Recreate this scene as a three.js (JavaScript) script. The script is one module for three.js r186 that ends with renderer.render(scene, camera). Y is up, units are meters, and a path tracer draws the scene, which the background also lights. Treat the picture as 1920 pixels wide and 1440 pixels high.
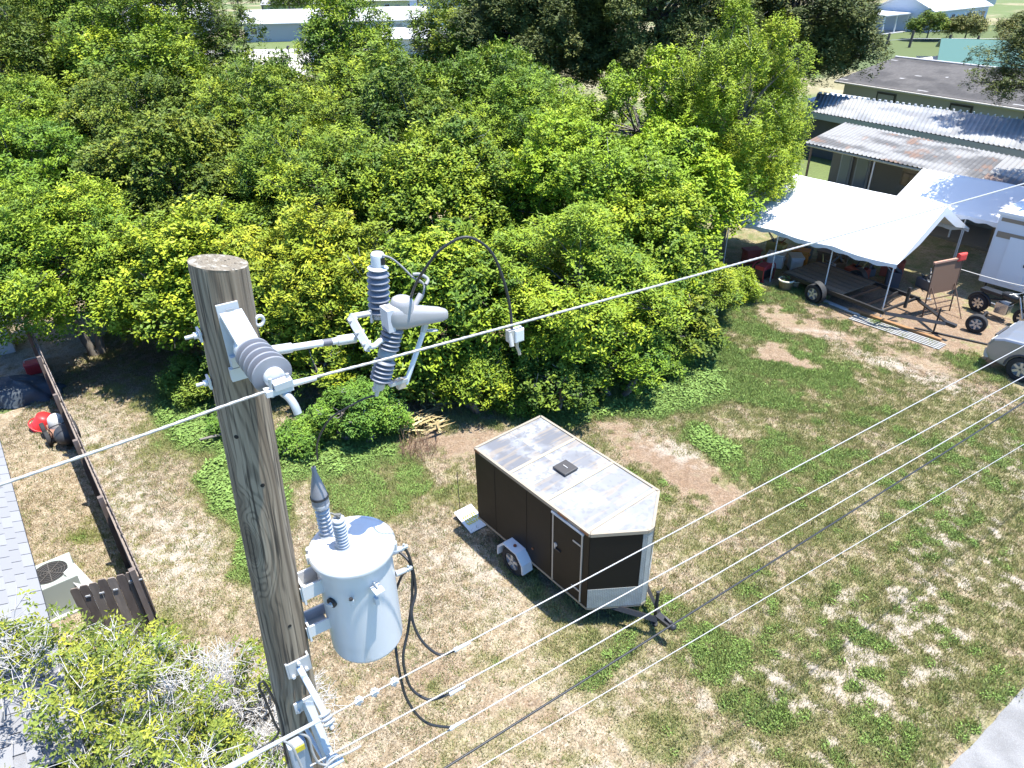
import * as THREE from 'three';
import { Sky } from 'three/addons/objects/Sky.js';
import { mergeGeometries } from 'three/addons/utils/BufferGeometryUtils.js';

// ---------------------------------------------------------------- camera, sky, sun, exposure
const scene = new THREE.Scene();
const camera = new THREE.PerspectiveCamera(56.82, 4 / 3, 0.1, 1500);
camera.position.set(0, 10.5, 0);
camera.lookAt(0, 10.5 - Math.sin(31 * Math.PI / 180), -Math.cos(31 * Math.PI / 180));
camera.rotateZ(-1.2 * Math.PI / 180);

const renderer = new THREE.WebGLRenderer({ antialias: true });
renderer.setSize(1024, 768);
renderer.toneMapping = THREE.LinearToneMapping;
renderer.toneMappingExposure = 2.3;
renderer.shadowMap.enabled = true;

const sunDir = new THREE.Vector3(0.25, 1, 0.05).normalize();
const sky = new Sky();
sky.name = 'sky';
sky.userData.kind = 'structure';
sky.scale.setScalar(1000);
sky.material.uniforms.sunPosition.value.copy(sunDir);
sky.material.uniforms.turbidity.value = 5;
sky.material.uniforms.rayleigh.value = 0.9;
sky.material.uniforms.mieCoefficient.value = 0.004;
scene.add(sky);
scene.environmentIntensity = 0.15;

const sun = new THREE.DirectionalLight(new THREE.Color(1, 0.955, 0.87), 5);
sun.position.copy(sunDir).multiplyScalar(80).add(new THREE.Vector3(0, 0, -25));
sun.target.position.set(0, 0, -25);
sun.castShadow = true;
sun.shadow.camera.left = -60; sun.shadow.camera.right = 60; sun.shadow.camera.top = 60; sun.shadow.camera.bottom = -60;
sun.shadow.camera.far = 220; sun.shadow.mapSize.set(4096, 4096);
scene.add(sun, sun.target);

// ---------------------------------------------------------------- helpers
const PI = Math.PI, D = PI / 180;
const V = (x, y, z) => new THREE.Vector3(x, y, z);
function rng(a) { return () => { a |= 0; a = a + 0x6D2B79F5 | 0; let t = Math.imul(a ^ a >>> 15, 1 | a); t = t + Math.imul(t ^ t >>> 7, 61 | t) ^ t; return ((t ^ t >>> 14) >>> 0) / 4294967296; }; }
const lerp = (a, b, t) => a + (b - a) * t, clamp = (x, a = 0, b = 1) => Math.min(b, Math.max(a, x));
const sstep = (a, b, x) => { const t = clamp((x - a) / (b - a)); return t * t * (3 - 2 * t); };
function h2(x, y) { let n = Math.imul(x, 374761393) + Math.imul(y, 668265263) | 0; n = Math.imul(n ^ n >>> 13, 1274126177); return ((n ^ n >>> 16) >>> 0) / 4294967296; }
function vn(x, y, p = 0) {
  const xi = Math.floor(x), yi = Math.floor(y), fx = x - xi, fy = y - yi, sx = fx * fx * (3 - 2 * fx), sy = fy * fy * (3 - 2 * fy);
  const m = p ? (q) => ((q % p) + p) % p : (q) => q, x0 = m(xi), x1 = m(xi + 1), y0 = m(yi), y1 = m(yi + 1);
  return lerp(lerp(h2(x0, y0), h2(x1, y0), sx), lerp(h2(x0, y1), h2(x1, y1), sx), sy);
}
function fbm(x, y, o = 4, p = 0) { let s = 0, a = 0.5, t = 0; for (let i = 0; i < o; i++) { s += a * vn(x + i * 17, y + i * 31, p); t += a; a *= 0.5; x *= 2; y *= 2; p *= 2; } return s / t; }
const enc = (c) => { c = clamp(c); return Math.round(255 * (c <= 0.0031308 ? c * 12.92 : 1.055 * Math.pow(c, 1 / 2.4) - 0.055)); };
function tex(w, h, fn, color = true, repeat) {
  const d = new Uint8Array(w * h * 4);
  for (let j = 0; j < h; j++) for (let i = 0; i < w; i++) {
    const c = fn((i + 0.5) / w, (j + 0.5) / h), k = (j * w + i) * 4;
    if (color) { d[k] = enc(c[0]); d[k + 1] = enc(c[1]); d[k + 2] = enc(c[2]); } else d[k] = d[k + 1] = d[k + 2] = Math.round(255 * clamp(c));
    d[k + 3] = 255;
  }
  const t = new THREE.DataTexture(d, w, h);
  t.magFilter = THREE.LinearFilter; t.minFilter = THREE.LinearMipmapLinearFilter; t.generateMipmaps = true;
  t.wrapS = t.wrapT = THREE.RepeatWrapping;
  if (color) t.colorSpace = THREE.SRGBColorSpace;
  if (repeat) t.repeat.set(...repeat);
  t.needsUpdate = true;
  return t;
}
const mixc = (a, b, t) => [lerp(a[0], b[0], t), lerp(a[1], b[1], t), lerp(a[2], b[2], t)];
function mat(rgb, roughness = 0.8, o = {}) { const m = new THREE.MeshPhysicalMaterial({ roughness, ...o }); m.color.setRGB(...rgb); return m; }

const taken = {};
function numbered(n) { taken[n] = (taken[n] ?? -1) + 1; return taken[n] ? `${n}_${String(taken[n]).padStart(3, '0')}` : n; }
function thing(name, label, category, pos = [0, 0, 0], yaw = 0, group) {
  const o = new THREE.Group(); o.name = numbered(name); o.position.set(...pos); o.rotation.y = yaw;
  o.userData = { label, category }; if (group) o.userData.group = group;
  scene.add(o); return o;
}
function mesh(name, geo, material, parent = scene) {
  if (Array.isArray(geo)) geo = geo.length > 1 ? join(geo) : geo[0];
  const m = new THREE.Mesh(geo, material); m.name = parent === scene ? numbered(name) : name; m.castShadow = m.receiveShadow = true; parent.add(m); return m;
}
// parts of a thing whose shapes are given in world coordinates
function wpart(root, name, geo, material, parent = root) {
  if (Array.isArray(geo)) geo = geo.length > 1 ? join(geo) : geo[0];
  geo = geo.clone(); geo.translate(-root.position.x, -root.position.y, -root.position.z);
  return mesh(name, geo, material, parent);
}
function single(name, label, category, geo, material, group) { const m = mesh(name, geo, material); m.userData = { label, category }; if (group) m.userData.group = group; return m; }
function struct(name, geo, material) { const m = mesh(name, geo, material); m.userData.kind = 'structure'; return m; }
function join(list) {
  return mergeGeometries(list.map((g) => {
    let q = g.index ? g.toNonIndexed() : g;
    const r = new THREE.BufferGeometry(); r.setAttribute('position', q.attributes.position); r.setAttribute('normal', q.attributes.normal);
    r.setAttribute('uv', q.attributes.uv ?? new THREE.BufferAttribute(new Float32Array(q.attributes.position.count * 2), 2));
    return r;
  }));
}
function uvBox(g, s = 1) { // uv in metres from the dominant axis
  g = g.index ? g.toNonIndexed() : g;
  const p = g.attributes.position, n = g.attributes.normal, uv = new Float32Array(p.count * 2);
  for (let i = 0; i < p.count; i++) {
    const ax = Math.abs(n.getX(i)), ay = Math.abs(n.getY(i)), az = Math.abs(n.getZ(i));
    let a, b; if (ay >= ax && ay >= az) { a = p.getX(i); b = p.getZ(i); } else if (ax >= az) { a = p.getZ(i); b = p.getY(i); } else { a = p.getX(i); b = p.getY(i); }
    uv[2 * i] = a * s; uv[2 * i + 1] = b * s;
  }
  g.setAttribute('uv', new THREE.BufferAttribute(uv, 2)); return g;
}
function bx(w, h, d, x = 0, y = 0, z = 0, rx = 0, ry = 0, rz = 0) {
  const g = new THREE.BoxGeometry(w, h, d); if (rx || ry || rz) g.applyMatrix4(new THREE.Matrix4().makeRotationFromEuler(new THREE.Euler(rx, ry, rz)));
  const q = uvBox(g); q.translate(x, y, z); return q;
}
function bev(w, h, d, r, x = 0, y = 0, z = 0, rx = 0, ry = 0, rz = 0) { // chamfered box
  const s = new THREE.Shape(); const a = w / 2 - r, b = h / 2 - r;
  s.moveTo(-a, -b); s.lineTo(a, -b); s.lineTo(a, b); s.lineTo(-a, b); s.closePath();
  const g = new THREE.ExtrudeGeometry(s, { depth: d - 2 * r, bevelEnabled: true, bevelSize: r, bevelThickness: r, bevelSegments: 2 });
  g.translate(0, 0, -d / 2 + r); if (rx || ry || rz) g.applyMatrix4(new THREE.Matrix4().makeRotationFromEuler(new THREE.Euler(rx, ry, rz)));
  const q = uvBox(g); q.translate(x, y, z); return q;
}
const UP = V(0, 1, 0);
function along(g, p, q) { // a y-axis geometry from 0 to 1*len turned so that y runs from p to q
  const d = q.clone().sub(p), m = new THREE.Matrix4().makeRotationFromQuaternion(new THREE.Quaternion().setFromUnitVectors(UP, d.normalize()));
  g.applyMatrix4(m); g.translate(p.x, p.y, p.z); return g;
}
function rod(p, q, r0, r1 = r0, n = 10, open = false) {
  const L = p.distanceTo(q), g = new THREE.CylinderGeometry(r1, r0, L, n, 1, open); g.translate(0, L / 2, 0); return along(g, p, q);
}
function tube(pts, r, seg = 24, n = 8, closed = false) { return new THREE.TubeGeometry(new THREE.CatmullRomCurve3(pts, closed), seg, r, n, closed); }
function lathe(prof, p, q, n = 24) { const g = new THREE.LatheGeometry(prof.map(([r, y]) => new THREE.Vector2(r, y)), n); return along(g, p, q); }
function disc(r, p, dir, n = 20, t = 0.004) { return rod(p, p.clone().addScaledVector(dir, t), r, r, n); }
function extr(pts, depth, bevel = 0, o = {}) { const s = new THREE.Shape(pts.map(([x, y]) => new THREE.Vector2(x, y))); return new THREE.ExtrudeGeometry(s, { depth, bevelEnabled: bevel > 0, bevelSize: bevel, bevelThickness: bevel, bevelSegments: 2, ...o }); }
function quad(a, b, c, d, nu = 1, nv = 1) { // grid a-b along u, a-d along v, uv in metres
  const lu = a.distanceTo(b), lv = a.distanceTo(d), pos = [], uv = [], idx = [];
  for (let j = 0; j <= nv; j++) for (let i = 0; i <= nu; i++) {
    const s = i / nu, t = j / nv, p = a.clone().lerp(b, s).lerp(d.clone().lerp(c, s), t);
    pos.push(p.x, p.y, p.z); uv.push(s * lu, t * lv);
    if (i < nu && j < nv) { const k = j * (nu + 1) + i; idx.push(k, k + 1, k + nu + 2, k, k + nu + 2, k + nu + 1); }
  }
  const g = new THREE.BufferGeometry(); g.setAttribute('position', new THREE.Float32BufferAttribute(pos, 3)); g.setAttribute('uv', new THREE.Float32BufferAttribute(uv, 2)); g.setIndex(idx); g.computeVertexNormals(); return g;
}
function slab(a, b, c, d, t) { // a quad with thickness t downward
  const dn = V(0, -t, 0), A = a.clone().add(dn), B = b.clone().add(dn), C = c.clone().add(dn), Dd = d.clone().add(dn);
  return join([quad(a, b, c, d), quad(B, A, Dd, C), quad(A, B, b, a), quad(B, C, c, b), quad(C, Dd, d, c), quad(Dd, A, a, d)]);
}
function corrugated(a, b, c, d, pitch, amp) { // a-b is the eave; ribs run a-d
  const L = a.distanceTo(b), n = Math.round(L / pitch) * 6, g = quad(a, b, c, d, n, 2), p = g.attributes.position;
  for (let j = 0; j <= 2; j++) for (let i = 0; i <= n; i++) { const k = j * (n + 1) + i, ph = i % 6; p.setY(k, p.getY(k) + (ph === 0 || ph === 1 ? amp : 0)); }
  g.computeVertexNormals(); return g;
}
const U = V(0.8351, 0, -0.5501), N = V(0.5501, 0, 0.8351), VD = V(0.61, 0, 0.792); // along the road, towards the road, along the lot line
const YAW = 37.6 * D;

// ---------------------------------------------------------------- ground cover
const X0 = -20, X1 = 24, Z0 = -34, Z1 = 2;
const wOf = (x, z) => N.x * x + N.z * z;
function ell(x, z, cx, cz, ra, rb, ang) { const c = Math.cos(ang), s = Math.sin(ang), dx = x - cx, dz = z - cz; return Math.hypot((dx * c + dz * s) / ra, (-dx * s + dz * c) / rb); }
const VA = 52 * D; // angle of the lot line in the x-z plane
const greens = [ // cx, cz, ra, rb, angle, strength
  [-8.3, -16.2, 3.0, 1.3, VA, 1.0], [-6.3, -13.2, 2.2, 0.9, VA + 0.15, 1.0], [-5.6, -11.2, 1.2, 0.5, VA + 0.3, 0.85], [-4.4, -14.6, 2.2, 1.5, 0, 0.95], [-3.4, -12.6, 1.6, 0.8, 0.3, 0.6],
  [4.6, -17.6, 2.2, 2.0, 0, 1.0], [5.9, -19.6, 2.4, 1.0, VA, 0.85], [3.0, -16.2, 2.4, 0.8, 0, 0.9], [6.7, -16.8, 1.9, 0.8, VA - 0.1, 0.8], [5.0, -14.4, 1.2, 0.5, VA, 0.9], [8.0, -20.2, 2.0, 0.6, VA, 0.7],
  [7.6, -17.9, 0.9, 0.5, 0.3, 0.9], [9.0, -17.4, 1.2, 0.5, 0.4, 0.75], [9.6, -19.4, 0.5, 0.4, 0, 0.7], [6.8, -13.6, 1.6, 0.8, 0, 0.6], [4.7, -13.0, 0.7, 0.35, VA, 0.85], [6.2, -11.6, 1.6, 1.0, 0.3, 0.5],
  [3.6, -8.2, 0.7, 0.7, 0, 0.75], [4.1, -7.1, 0.9, 0.6, 0.4, 0.7], [1.6, -8.1, 1.1, 0.4, -0.4, 0.65], [2.6, -9.0, 1.3, 0.5, 0, 0.6], [5.6, -6.9, 0.6, 0.3, -0.6, 0.6], [2.4, -6.7, 0.8, 0.5, 0, 0.55],
  [0.9, -8.4, 0.9, 0.4, 0, 0.5], [0.2, -10.0, 0.9, 0.35, VA, 0.55], [-1.2, -12.6, 0.8, 0.6, 0, 0.5], [-2.6, -13.2, 0.8, 0.6, 0, 0.6], [1.2, -15.6, 1.2, 0.6, 0, 0.9], [8.8, -12.0, 2.2, 1.3, 0, 0.4], [6.0, -9.6, 1.8, 1.0, -0.4, 0.4], [10.6, -15.6, 1.8, 1.0, 0, 0.45],
  [-10.4, -14.6, 0.4, 0.3, 0, 0.5], [-9.2, -11.4, 0.5, 0.4, 0, 0.5],
];
const dirts = [[3.75, -13.55, 2.4, 0.75, VA, 1], [-1.4, -14.5, 1.5, 0.7, 0, 0.9], [8.2, -18.8, 0.9, 0.6, VA, 0.9], [9.6, -20.9, 2.0, 0.8, 0.9, 0.75], [12.2, -18.0, 2.2, 0.9, VA, 0.6], [13.6, -21.6, 4.2, 2.6, VA, 1], [-1.6, -7.9, 1.0, 0.5, 0, 0.5], [0.1, -7.0, 0.9, 0.35, 0, 0.55], [-2.6, -8.6, 0.9, 0.6, 0, 0.6]];
const sands = [[-7.7, -11.6, 2.6, 0.8, VA, 0.8], [-10.6, -15.0, 2.8, 0.8, VA, 0.6], [-9.6, -13.2, 3.0, 0.5, VA, 0.7], [-14.6, -19.6, 1.6, 1.2, 0, 0.9], [-1.0, -10.4, 1.6, 0.7, VA, 0.75], [-2.3, -9.9, 1.2, 0.5, VA, 0.6], [9.9, -20.2, 0.9, 0.35, 0.5, 0.8], [11.6, -17.6, 2.2, 0.45, VA, 0.8], [4.0, -14.2, 1.0, 0.4, VA, 0.7], [-4.5, -6.4, 2.4, 1.3, 0, 0.6], [9.6, -9.4, 1.0, 0.5, 0, 0.3]];
function coverRaw(x, z) {
  const wx = x + 0.9 * (fbm(x * 0.9 + 40, z * 0.9, 3) - 0.5), wz = z + 0.9 * (fbm(x * 0.9, z * 0.9 + 70, 3) - 0.5);
  const w = wOf(x, z), n1 = fbm(x * 0.45 + 9, z * 0.45, 4), n2 = 0.55 * fbm(x * 2.1 + 3, z * 2.1 + 5, 3) + 0.45 * fbm(x * 5.2, z * 5.2 + 9, 2), n3 = vn(x * 7, z * 7), n4 = vn(x * 17 + 5, z * 17);
  const onLot = U.x * x + U.z * z > -1.0 ? 1 : 0;
  let g = onLot * (0.2 + 0.27 * sstep(-1, 4, x - 0.25 * (z + 12))) + (n1 - 0.5) * 0.6 + (n2 - 0.5) * 1.1;
  for (const e of greens) { const d = ell(wx, wz, ...e); if (d < 1.5) g = Math.max(g, e[5] * (1 - sstep(0.55, 1.35, d)) + (n2 - 0.5) * 0.5); }
  let dirt = 0; for (const e of dirts) { const d = ell(wx, wz, ...e); if (d < 1.4) dirt = Math.max(dirt, e[5] * (1 - sstep(0.4, 1.3, d + (n2 - 0.5) * 1.5))); }
  let sand = 0; for (const e of sands) { const d = ell(wx, wz, ...e); if (d < 1.6) sand = Math.max(sand, e[5] * (1 - sstep(0.4, 1.5, d)) * sstep(0.34, 0.6, n2 * 0.6 + n3 * 0.4)); }
  const verge = sstep(-7.4, -3.4, w) * (1 - 0.55 * sstep(-3.0, -1.7, w)) * sstep(1.5, 4.5, x + 0.2 * z + 4);
  sand = Math.max(sand, 0.8 * verge * sstep(0.55, 0.65, n2 * 0.4 + n3 * 0.3 + vn(x * 4.3 + 8, z * 4.3) * 0.3 + (n1 - 0.5) * 0.3));
  g *= 1 - 0.9 * dirt; g = clamp(g * (1 - 0.85 * sand)); 
  return [g, dirt, sand, n1, n2];
}
const CW = 704, CH = 576, coverGrid = new Float32Array(CW * CH * 5);
for (let j = 0; j < CH; j++) for (let i = 0; i < CW; i++) coverGrid.set(coverRaw(lerp(X0, X1, i / (CW - 1)), lerp(Z0, Z1, j / (CH - 1))), (j * CW + i) * 5);
function cover(x, z) {
  const fx = clamp((x - X0) / (X1 - X0), 0, 0.9999) * (CW - 1), fz = clamp((z - Z0) / (Z1 - Z0), 0, 0.9999) * (CH - 1), i = Math.floor(fx), j = Math.floor(fz), s = fx - i, t = fz - j, k = (j * CW + i) * 5, q = [];
  for (let c = 0; c < 5; c++) q.push(lerp(lerp(coverGrid[k + c], coverGrid[k + 5 + c], s), lerp(coverGrid[k + CW * 5 + c], coverGrid[k + CW * 5 + 5 + c], s), t));
  return { g: q[0], dirt: q[1], sand: q[2], n1: q[3], n2: q[4], n3: vn(x * 7, z * 7), n4: vn(x * 17 + 5, z * 17) };
}
const THATCH = [0.285, 0.215, 0.132], STRAW = [0.39, 0.315, 0.215], OLIVE = [0.195, 0.178, 0.07], GREEN = [0.12, 0.15, 0.042], SAND = [0.38, 0.328, 0.265], DIRT = [0.205, 0.125, 0.075];
console.log('lawn texture');
const lawnMap = tex(2048, 1676, (s, t) => {
  const x = lerp(X0, X1, s), z = lerp(Z1, Z0, t), k = cover(x, z);
  const fine = h2(Math.floor(s * 2048), Math.floor(t * 1676));
  let c = mixc(THATCH, STRAW, sstep(0.35, 0.75, k.n3 * 0.5 + k.n4 * 0.3 + k.n1 * 0.3));
  const n5 = vn(x * 31, z * 31 + 7), n6 = vn(x * 11 + 60, z * 11);
  c = mixc(c, [0.135, 0.093, 0.05], 0.85 * sstep(0.56, 0.74, k.n4 * 0.4 + n5 * 0.4 + n6 * 0.2));
  c = mixc(c, [0.45, 0.385, 0.285], 0.75 * sstep(0.6, 0.78, n5 * 0.55 + fine * 0.2 + vn(x * 14, z * 14 + 30) * 0.3));
  c = mixc(c, DIRT, clamp(k.dirt * (0.75 + 0.5 * (k.n2 - 0.5))));
  c = mixc(c, OLIVE, sstep(0.12, 0.5, k.g + (k.n3 - 0.5) * 0.25) * 0.75);
  c = mixc(c, GREEN, sstep(0.45, 0.8, k.g + (k.n3 - 0.5) * 0.2) * 0.8);
  c = mixc(c, SAND, clamp(k.sand));
  const f = 0.68 + 0.64 * fine; return [c[0] * f, c[1] * f, c[2] * f];
});
lawnMap.wrapS = lawnMap.wrapT = THREE.ClampToEdgeWrapping;
const bumpTile = tex(512, 512, (s, t) => 0.5 * fbm(s * 16, t * 16, 4, 16) + 0.5 * h2(Math.floor(s * 512), Math.floor(t * 512)), false);
bumpTile.repeat.set(26, 21);
const farMap = tex(1024, 1024, (s, t) => {
  const a = fbm(s * 6, t * 6, 5, 6), b = fbm(s * 40 + 7, t * 40, 3, 40), f = 0.8 + 0.4 * h2(Math.floor(s * 1024), Math.floor(t * 1024));
  let c = mixc([0.10, 0.13, 0.035], [0.2, 0.175, 0.085], sstep(0.4, 0.62, a)); c = mixc(c, [0.33, 0.27, 0.18], 0.7 * sstep(0.55, 0.75, b * 0.6 + a * 0.4));
  return [c[0] * f, c[1] * f, c[2] * f];
});
farMap.repeat.set(20, 20);
{
  const g = new THREE.PlaneGeometry(1200, 1200, 1, 1); g.rotateX(-PI / 2); g.translate(0, -0.008, -300);
  struct('ground', g, mat([1, 1, 1], 0.95, { map: farMap }));
}
{
  const nx = 110, nz = 90, g = new THREE.PlaneGeometry(X1 - X0, Z1 - Z0, nx, nz); g.rotateX(-PI / 2); g.translate((X0 + X1) / 2, 0, (Z0 + Z1) / 2);
  const p = g.attributes.position;
  for (let i = 0; i < p.count; i++) { const x = p.getX(i), z = p.getZ(i), e = Math.min(1, (x - X0) / 2, (X1 - x) / 2, (z - Z0) / 2, (Z1 - z) / 2, Math.max(0, (-1.6 - wOf(x, z)) / 2)); p.setY(i, 0.05 * clamp(e) * (fbm(x * 0.35, z * 0.35 + 50, 3) - 0.35)); }
  g.computeVertexNormals();
  struct('lawn', g, mat([1, 1, 1], 0.95, { map: lawnMap, bumpMap: bumpTile, bumpScale: 0.03 }));
}
// road: pale old asphalt with a slightly ragged edge
{
  const pos = [], uv = [], idx = [], nseg = 520, L = 130;
  for (let i = 0; i <= nseg; i++) {
    const s = -50 + L * i / nseg, e = -1.56 + 0.10 * (fbm(s * 0.8, 3, 4) - 0.5) + 0.03 * (vn(s * 7, 1) - 0.5), a = U.clone().multiplyScalar(s);
    for (const w of [e, 4.4]) { pos.push(a.x + N.x * w, w === e ? 0.012 : 0.03, a.z + N.z * w); uv.push(s, w); }
    if (i < nseg) { const k = 2 * i; idx.push(k, k + 1, k + 3, k, k + 3, k + 2); }
  }
  const g = new THREE.BufferGeometry(); g.setAttribute('position', new THREE.Float32BufferAttribute(pos, 3)); g.setAttribute('uv', new THREE.Float32BufferAttribute(uv, 2)); g.setIndex(idx); g.computeVertexNormals();
  if (g.attributes.normal.getY(0) < 0) { g.index.array.reverse(); g.computeVertexNormals(); }
  const m = tex(512, 512, (s, t) => { const a = fbm(s * 8, t * 8, 4, 8), f = h2(Math.floor(s * 512), Math.floor(t * 512)), v = 0.19 + 0.12 * (a - 0.5) + 0.2 * (f - 0.5) * f; return [v * 1.02, v, v * 0.97]; });
  m.repeat.set(0.4, 0.4);
  const b = bumpTile.clone(); b.repeat.set(0.8, 0.8); b.needsUpdate = true;
  struct('road', g, mat([1, 1, 1], 0.9, { map: m, bumpMap: b, bumpScale: 0.012 }));
}

// ---------------------------------------------------------------- leaves, grass
function leafGeo(list) { // list of {p, d (leaf direction), n (face normal), l, w}
  const pos = [], nor = [], uv = [];
  for (const { p, d, n, l, w } of list) {
    const s = d.clone().cross(n).normalize().multiplyScalar(w / 2), tip = p.clone().addScaledVector(d, l), mid = p.clone().addScaledVector(d, l * 0.45);
    const a = mid.clone().add(s).addScaledVector(n, w * 0.18), b = mid.clone().sub(s).addScaledVector(n, w * 0.18);
    for (const tri of [[p, a, tip], [p, tip, b]]) { const nn = tri[1].clone().sub(tri[0]).cross(tri[2].clone().sub(tri[0])).normalize(); if (nn.dot(n) < 0) nn.negate(); for (const q of tri) { pos.push(q.x, q.y, q.z); nor.push(nn.x, nn.y, nn.z); uv.push(0, 0); } }
  }
  const g = new THREE.BufferGeometry(); g.setAttribute('position', new THREE.Float32BufferAttribute(pos, 3)); g.setAttribute('normal', new THREE.Float32BufferAttribute(nor, 3)); g.setAttribute('uv', new THREE.Float32BufferAttribute(uv, 2)); return g;
}
function rdir(r) { const z = 2 * r() - 1, a = 2 * PI * r(), s = Math.sqrt(1 - z * z); return V(s * Math.cos(a), z, s * Math.sin(a)); }
function sprig(seed, count, spread, l, w, droop = 0) {
  const r = rng(seed), list = [];
  for (let i = 0; i < count; i++) {
    const d = rdir(r); d.y = Math.abs(d.y) * 0.5 - 0.12 - droop; d.normalize();
    const p = rdir(r).multiplyScalar(spread * Math.cbrt(r())); p.y *= 0.75; if (droop) p.y -= r() * spread * 2.2;
    const n = V((r() - 0.5) * 1.1, 1.0 + r(), (r() - 0.5) * 1.1); n.addScaledVector(d, -n.dot(d)).normalize();
    list.push({ p, d, n, l: l * (0.7 + 0.6 * r()), w: w * (0.7 + 0.5 * r()) });
  }
  return leafGeo(list);
}
const oakSprigs = [sprig(1, 16, 0.16, 0.125, 0.062), sprig(2, 17, 0.17, 0.115, 0.056), sprig(3, 14, 0.15, 0.135, 0.066), sprig(4, 19, 0.16, 0.105, 0.05)];
const fineSprigs = [sprig(11, 24, 0.13, 0.095, 0.038, 0.12), sprig(12, 24, 0.14, 0.09, 0.038, 0.12)];
const weepSprigs = [sprig(15, 26, 0.15, 0.12, 0.045, 0.3)];
const farSprigs = [sprig(21, 15, 0.24, 0.17, 0.08), sprig(22, 15, 0.25, 0.165, 0.078)];
const leafMat = mat([1, 1, 1], 0.48, { side: THREE.DoubleSide, specularIntensity: 0.3 });
const bark = mat([0.17, 0.15, 0.125], 0.95), barkPale = mat([0.34, 0.315, 0.28], 0.95), barkDark = mat([0.09, 0.078, 0.065], 0.95);

function instanced(name, geo, material, mats, cols, parent) {
  const im = new THREE.InstancedMesh(geo, material, mats.length); im.name = parent === scene ? numbered(name) : name;
  mats.forEach((m, i) => im.setMatrixAt(i, m)); cols.forEach((c, i) => im.setColorAt(i, c));
  im.castShadow = im.receiveShadow = true; parent.add(im); return im;
}
const _m = new THREE.Matrix4(), _q = new THREE.Quaternion(), _e = new THREE.Euler();
const palettes = { // linear leaf colours: base, young, old
  oak: [[0.19, 0.265, 0.02], [0.325, 0.375, 0.025], [0.085, 0.15, 0.02]],
  deep: [[0.125, 0.18, 0.02], [0.24, 0.27, 0.022], [0.06, 0.105, 0.018]],
  lime: [[0.24, 0.32, 0.02], [0.35, 0.395, 0.022], [0.14, 0.205, 0.02]],
  dark: [[0.075, 0.098, 0.028], [0.13, 0.15, 0.04], [0.045, 0.066, 0.022]],
  olive: [[0.17, 0.175, 0.05], [0.27, 0.22, 0.06], [0.1, 0.12, 0.035]],
  shrub: [[0.14, 0.235, 0.03], [0.22, 0.31, 0.035], [0.085, 0.16, 0.025]],
};
function leafColor(pal, r, bias) { const [b, y, o] = palettes[pal]; const t = clamp(r() * 0.7 + bias); const c = t < 0.5 ? mixc(o, b, t * 2) : mixc(b, y, (t - 0.5) * 2); const f = 0.85 + 0.3 * r(); return new THREE.Color().setRGB(c[0] * f, c[1] * f, c[2] * f); }
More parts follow.
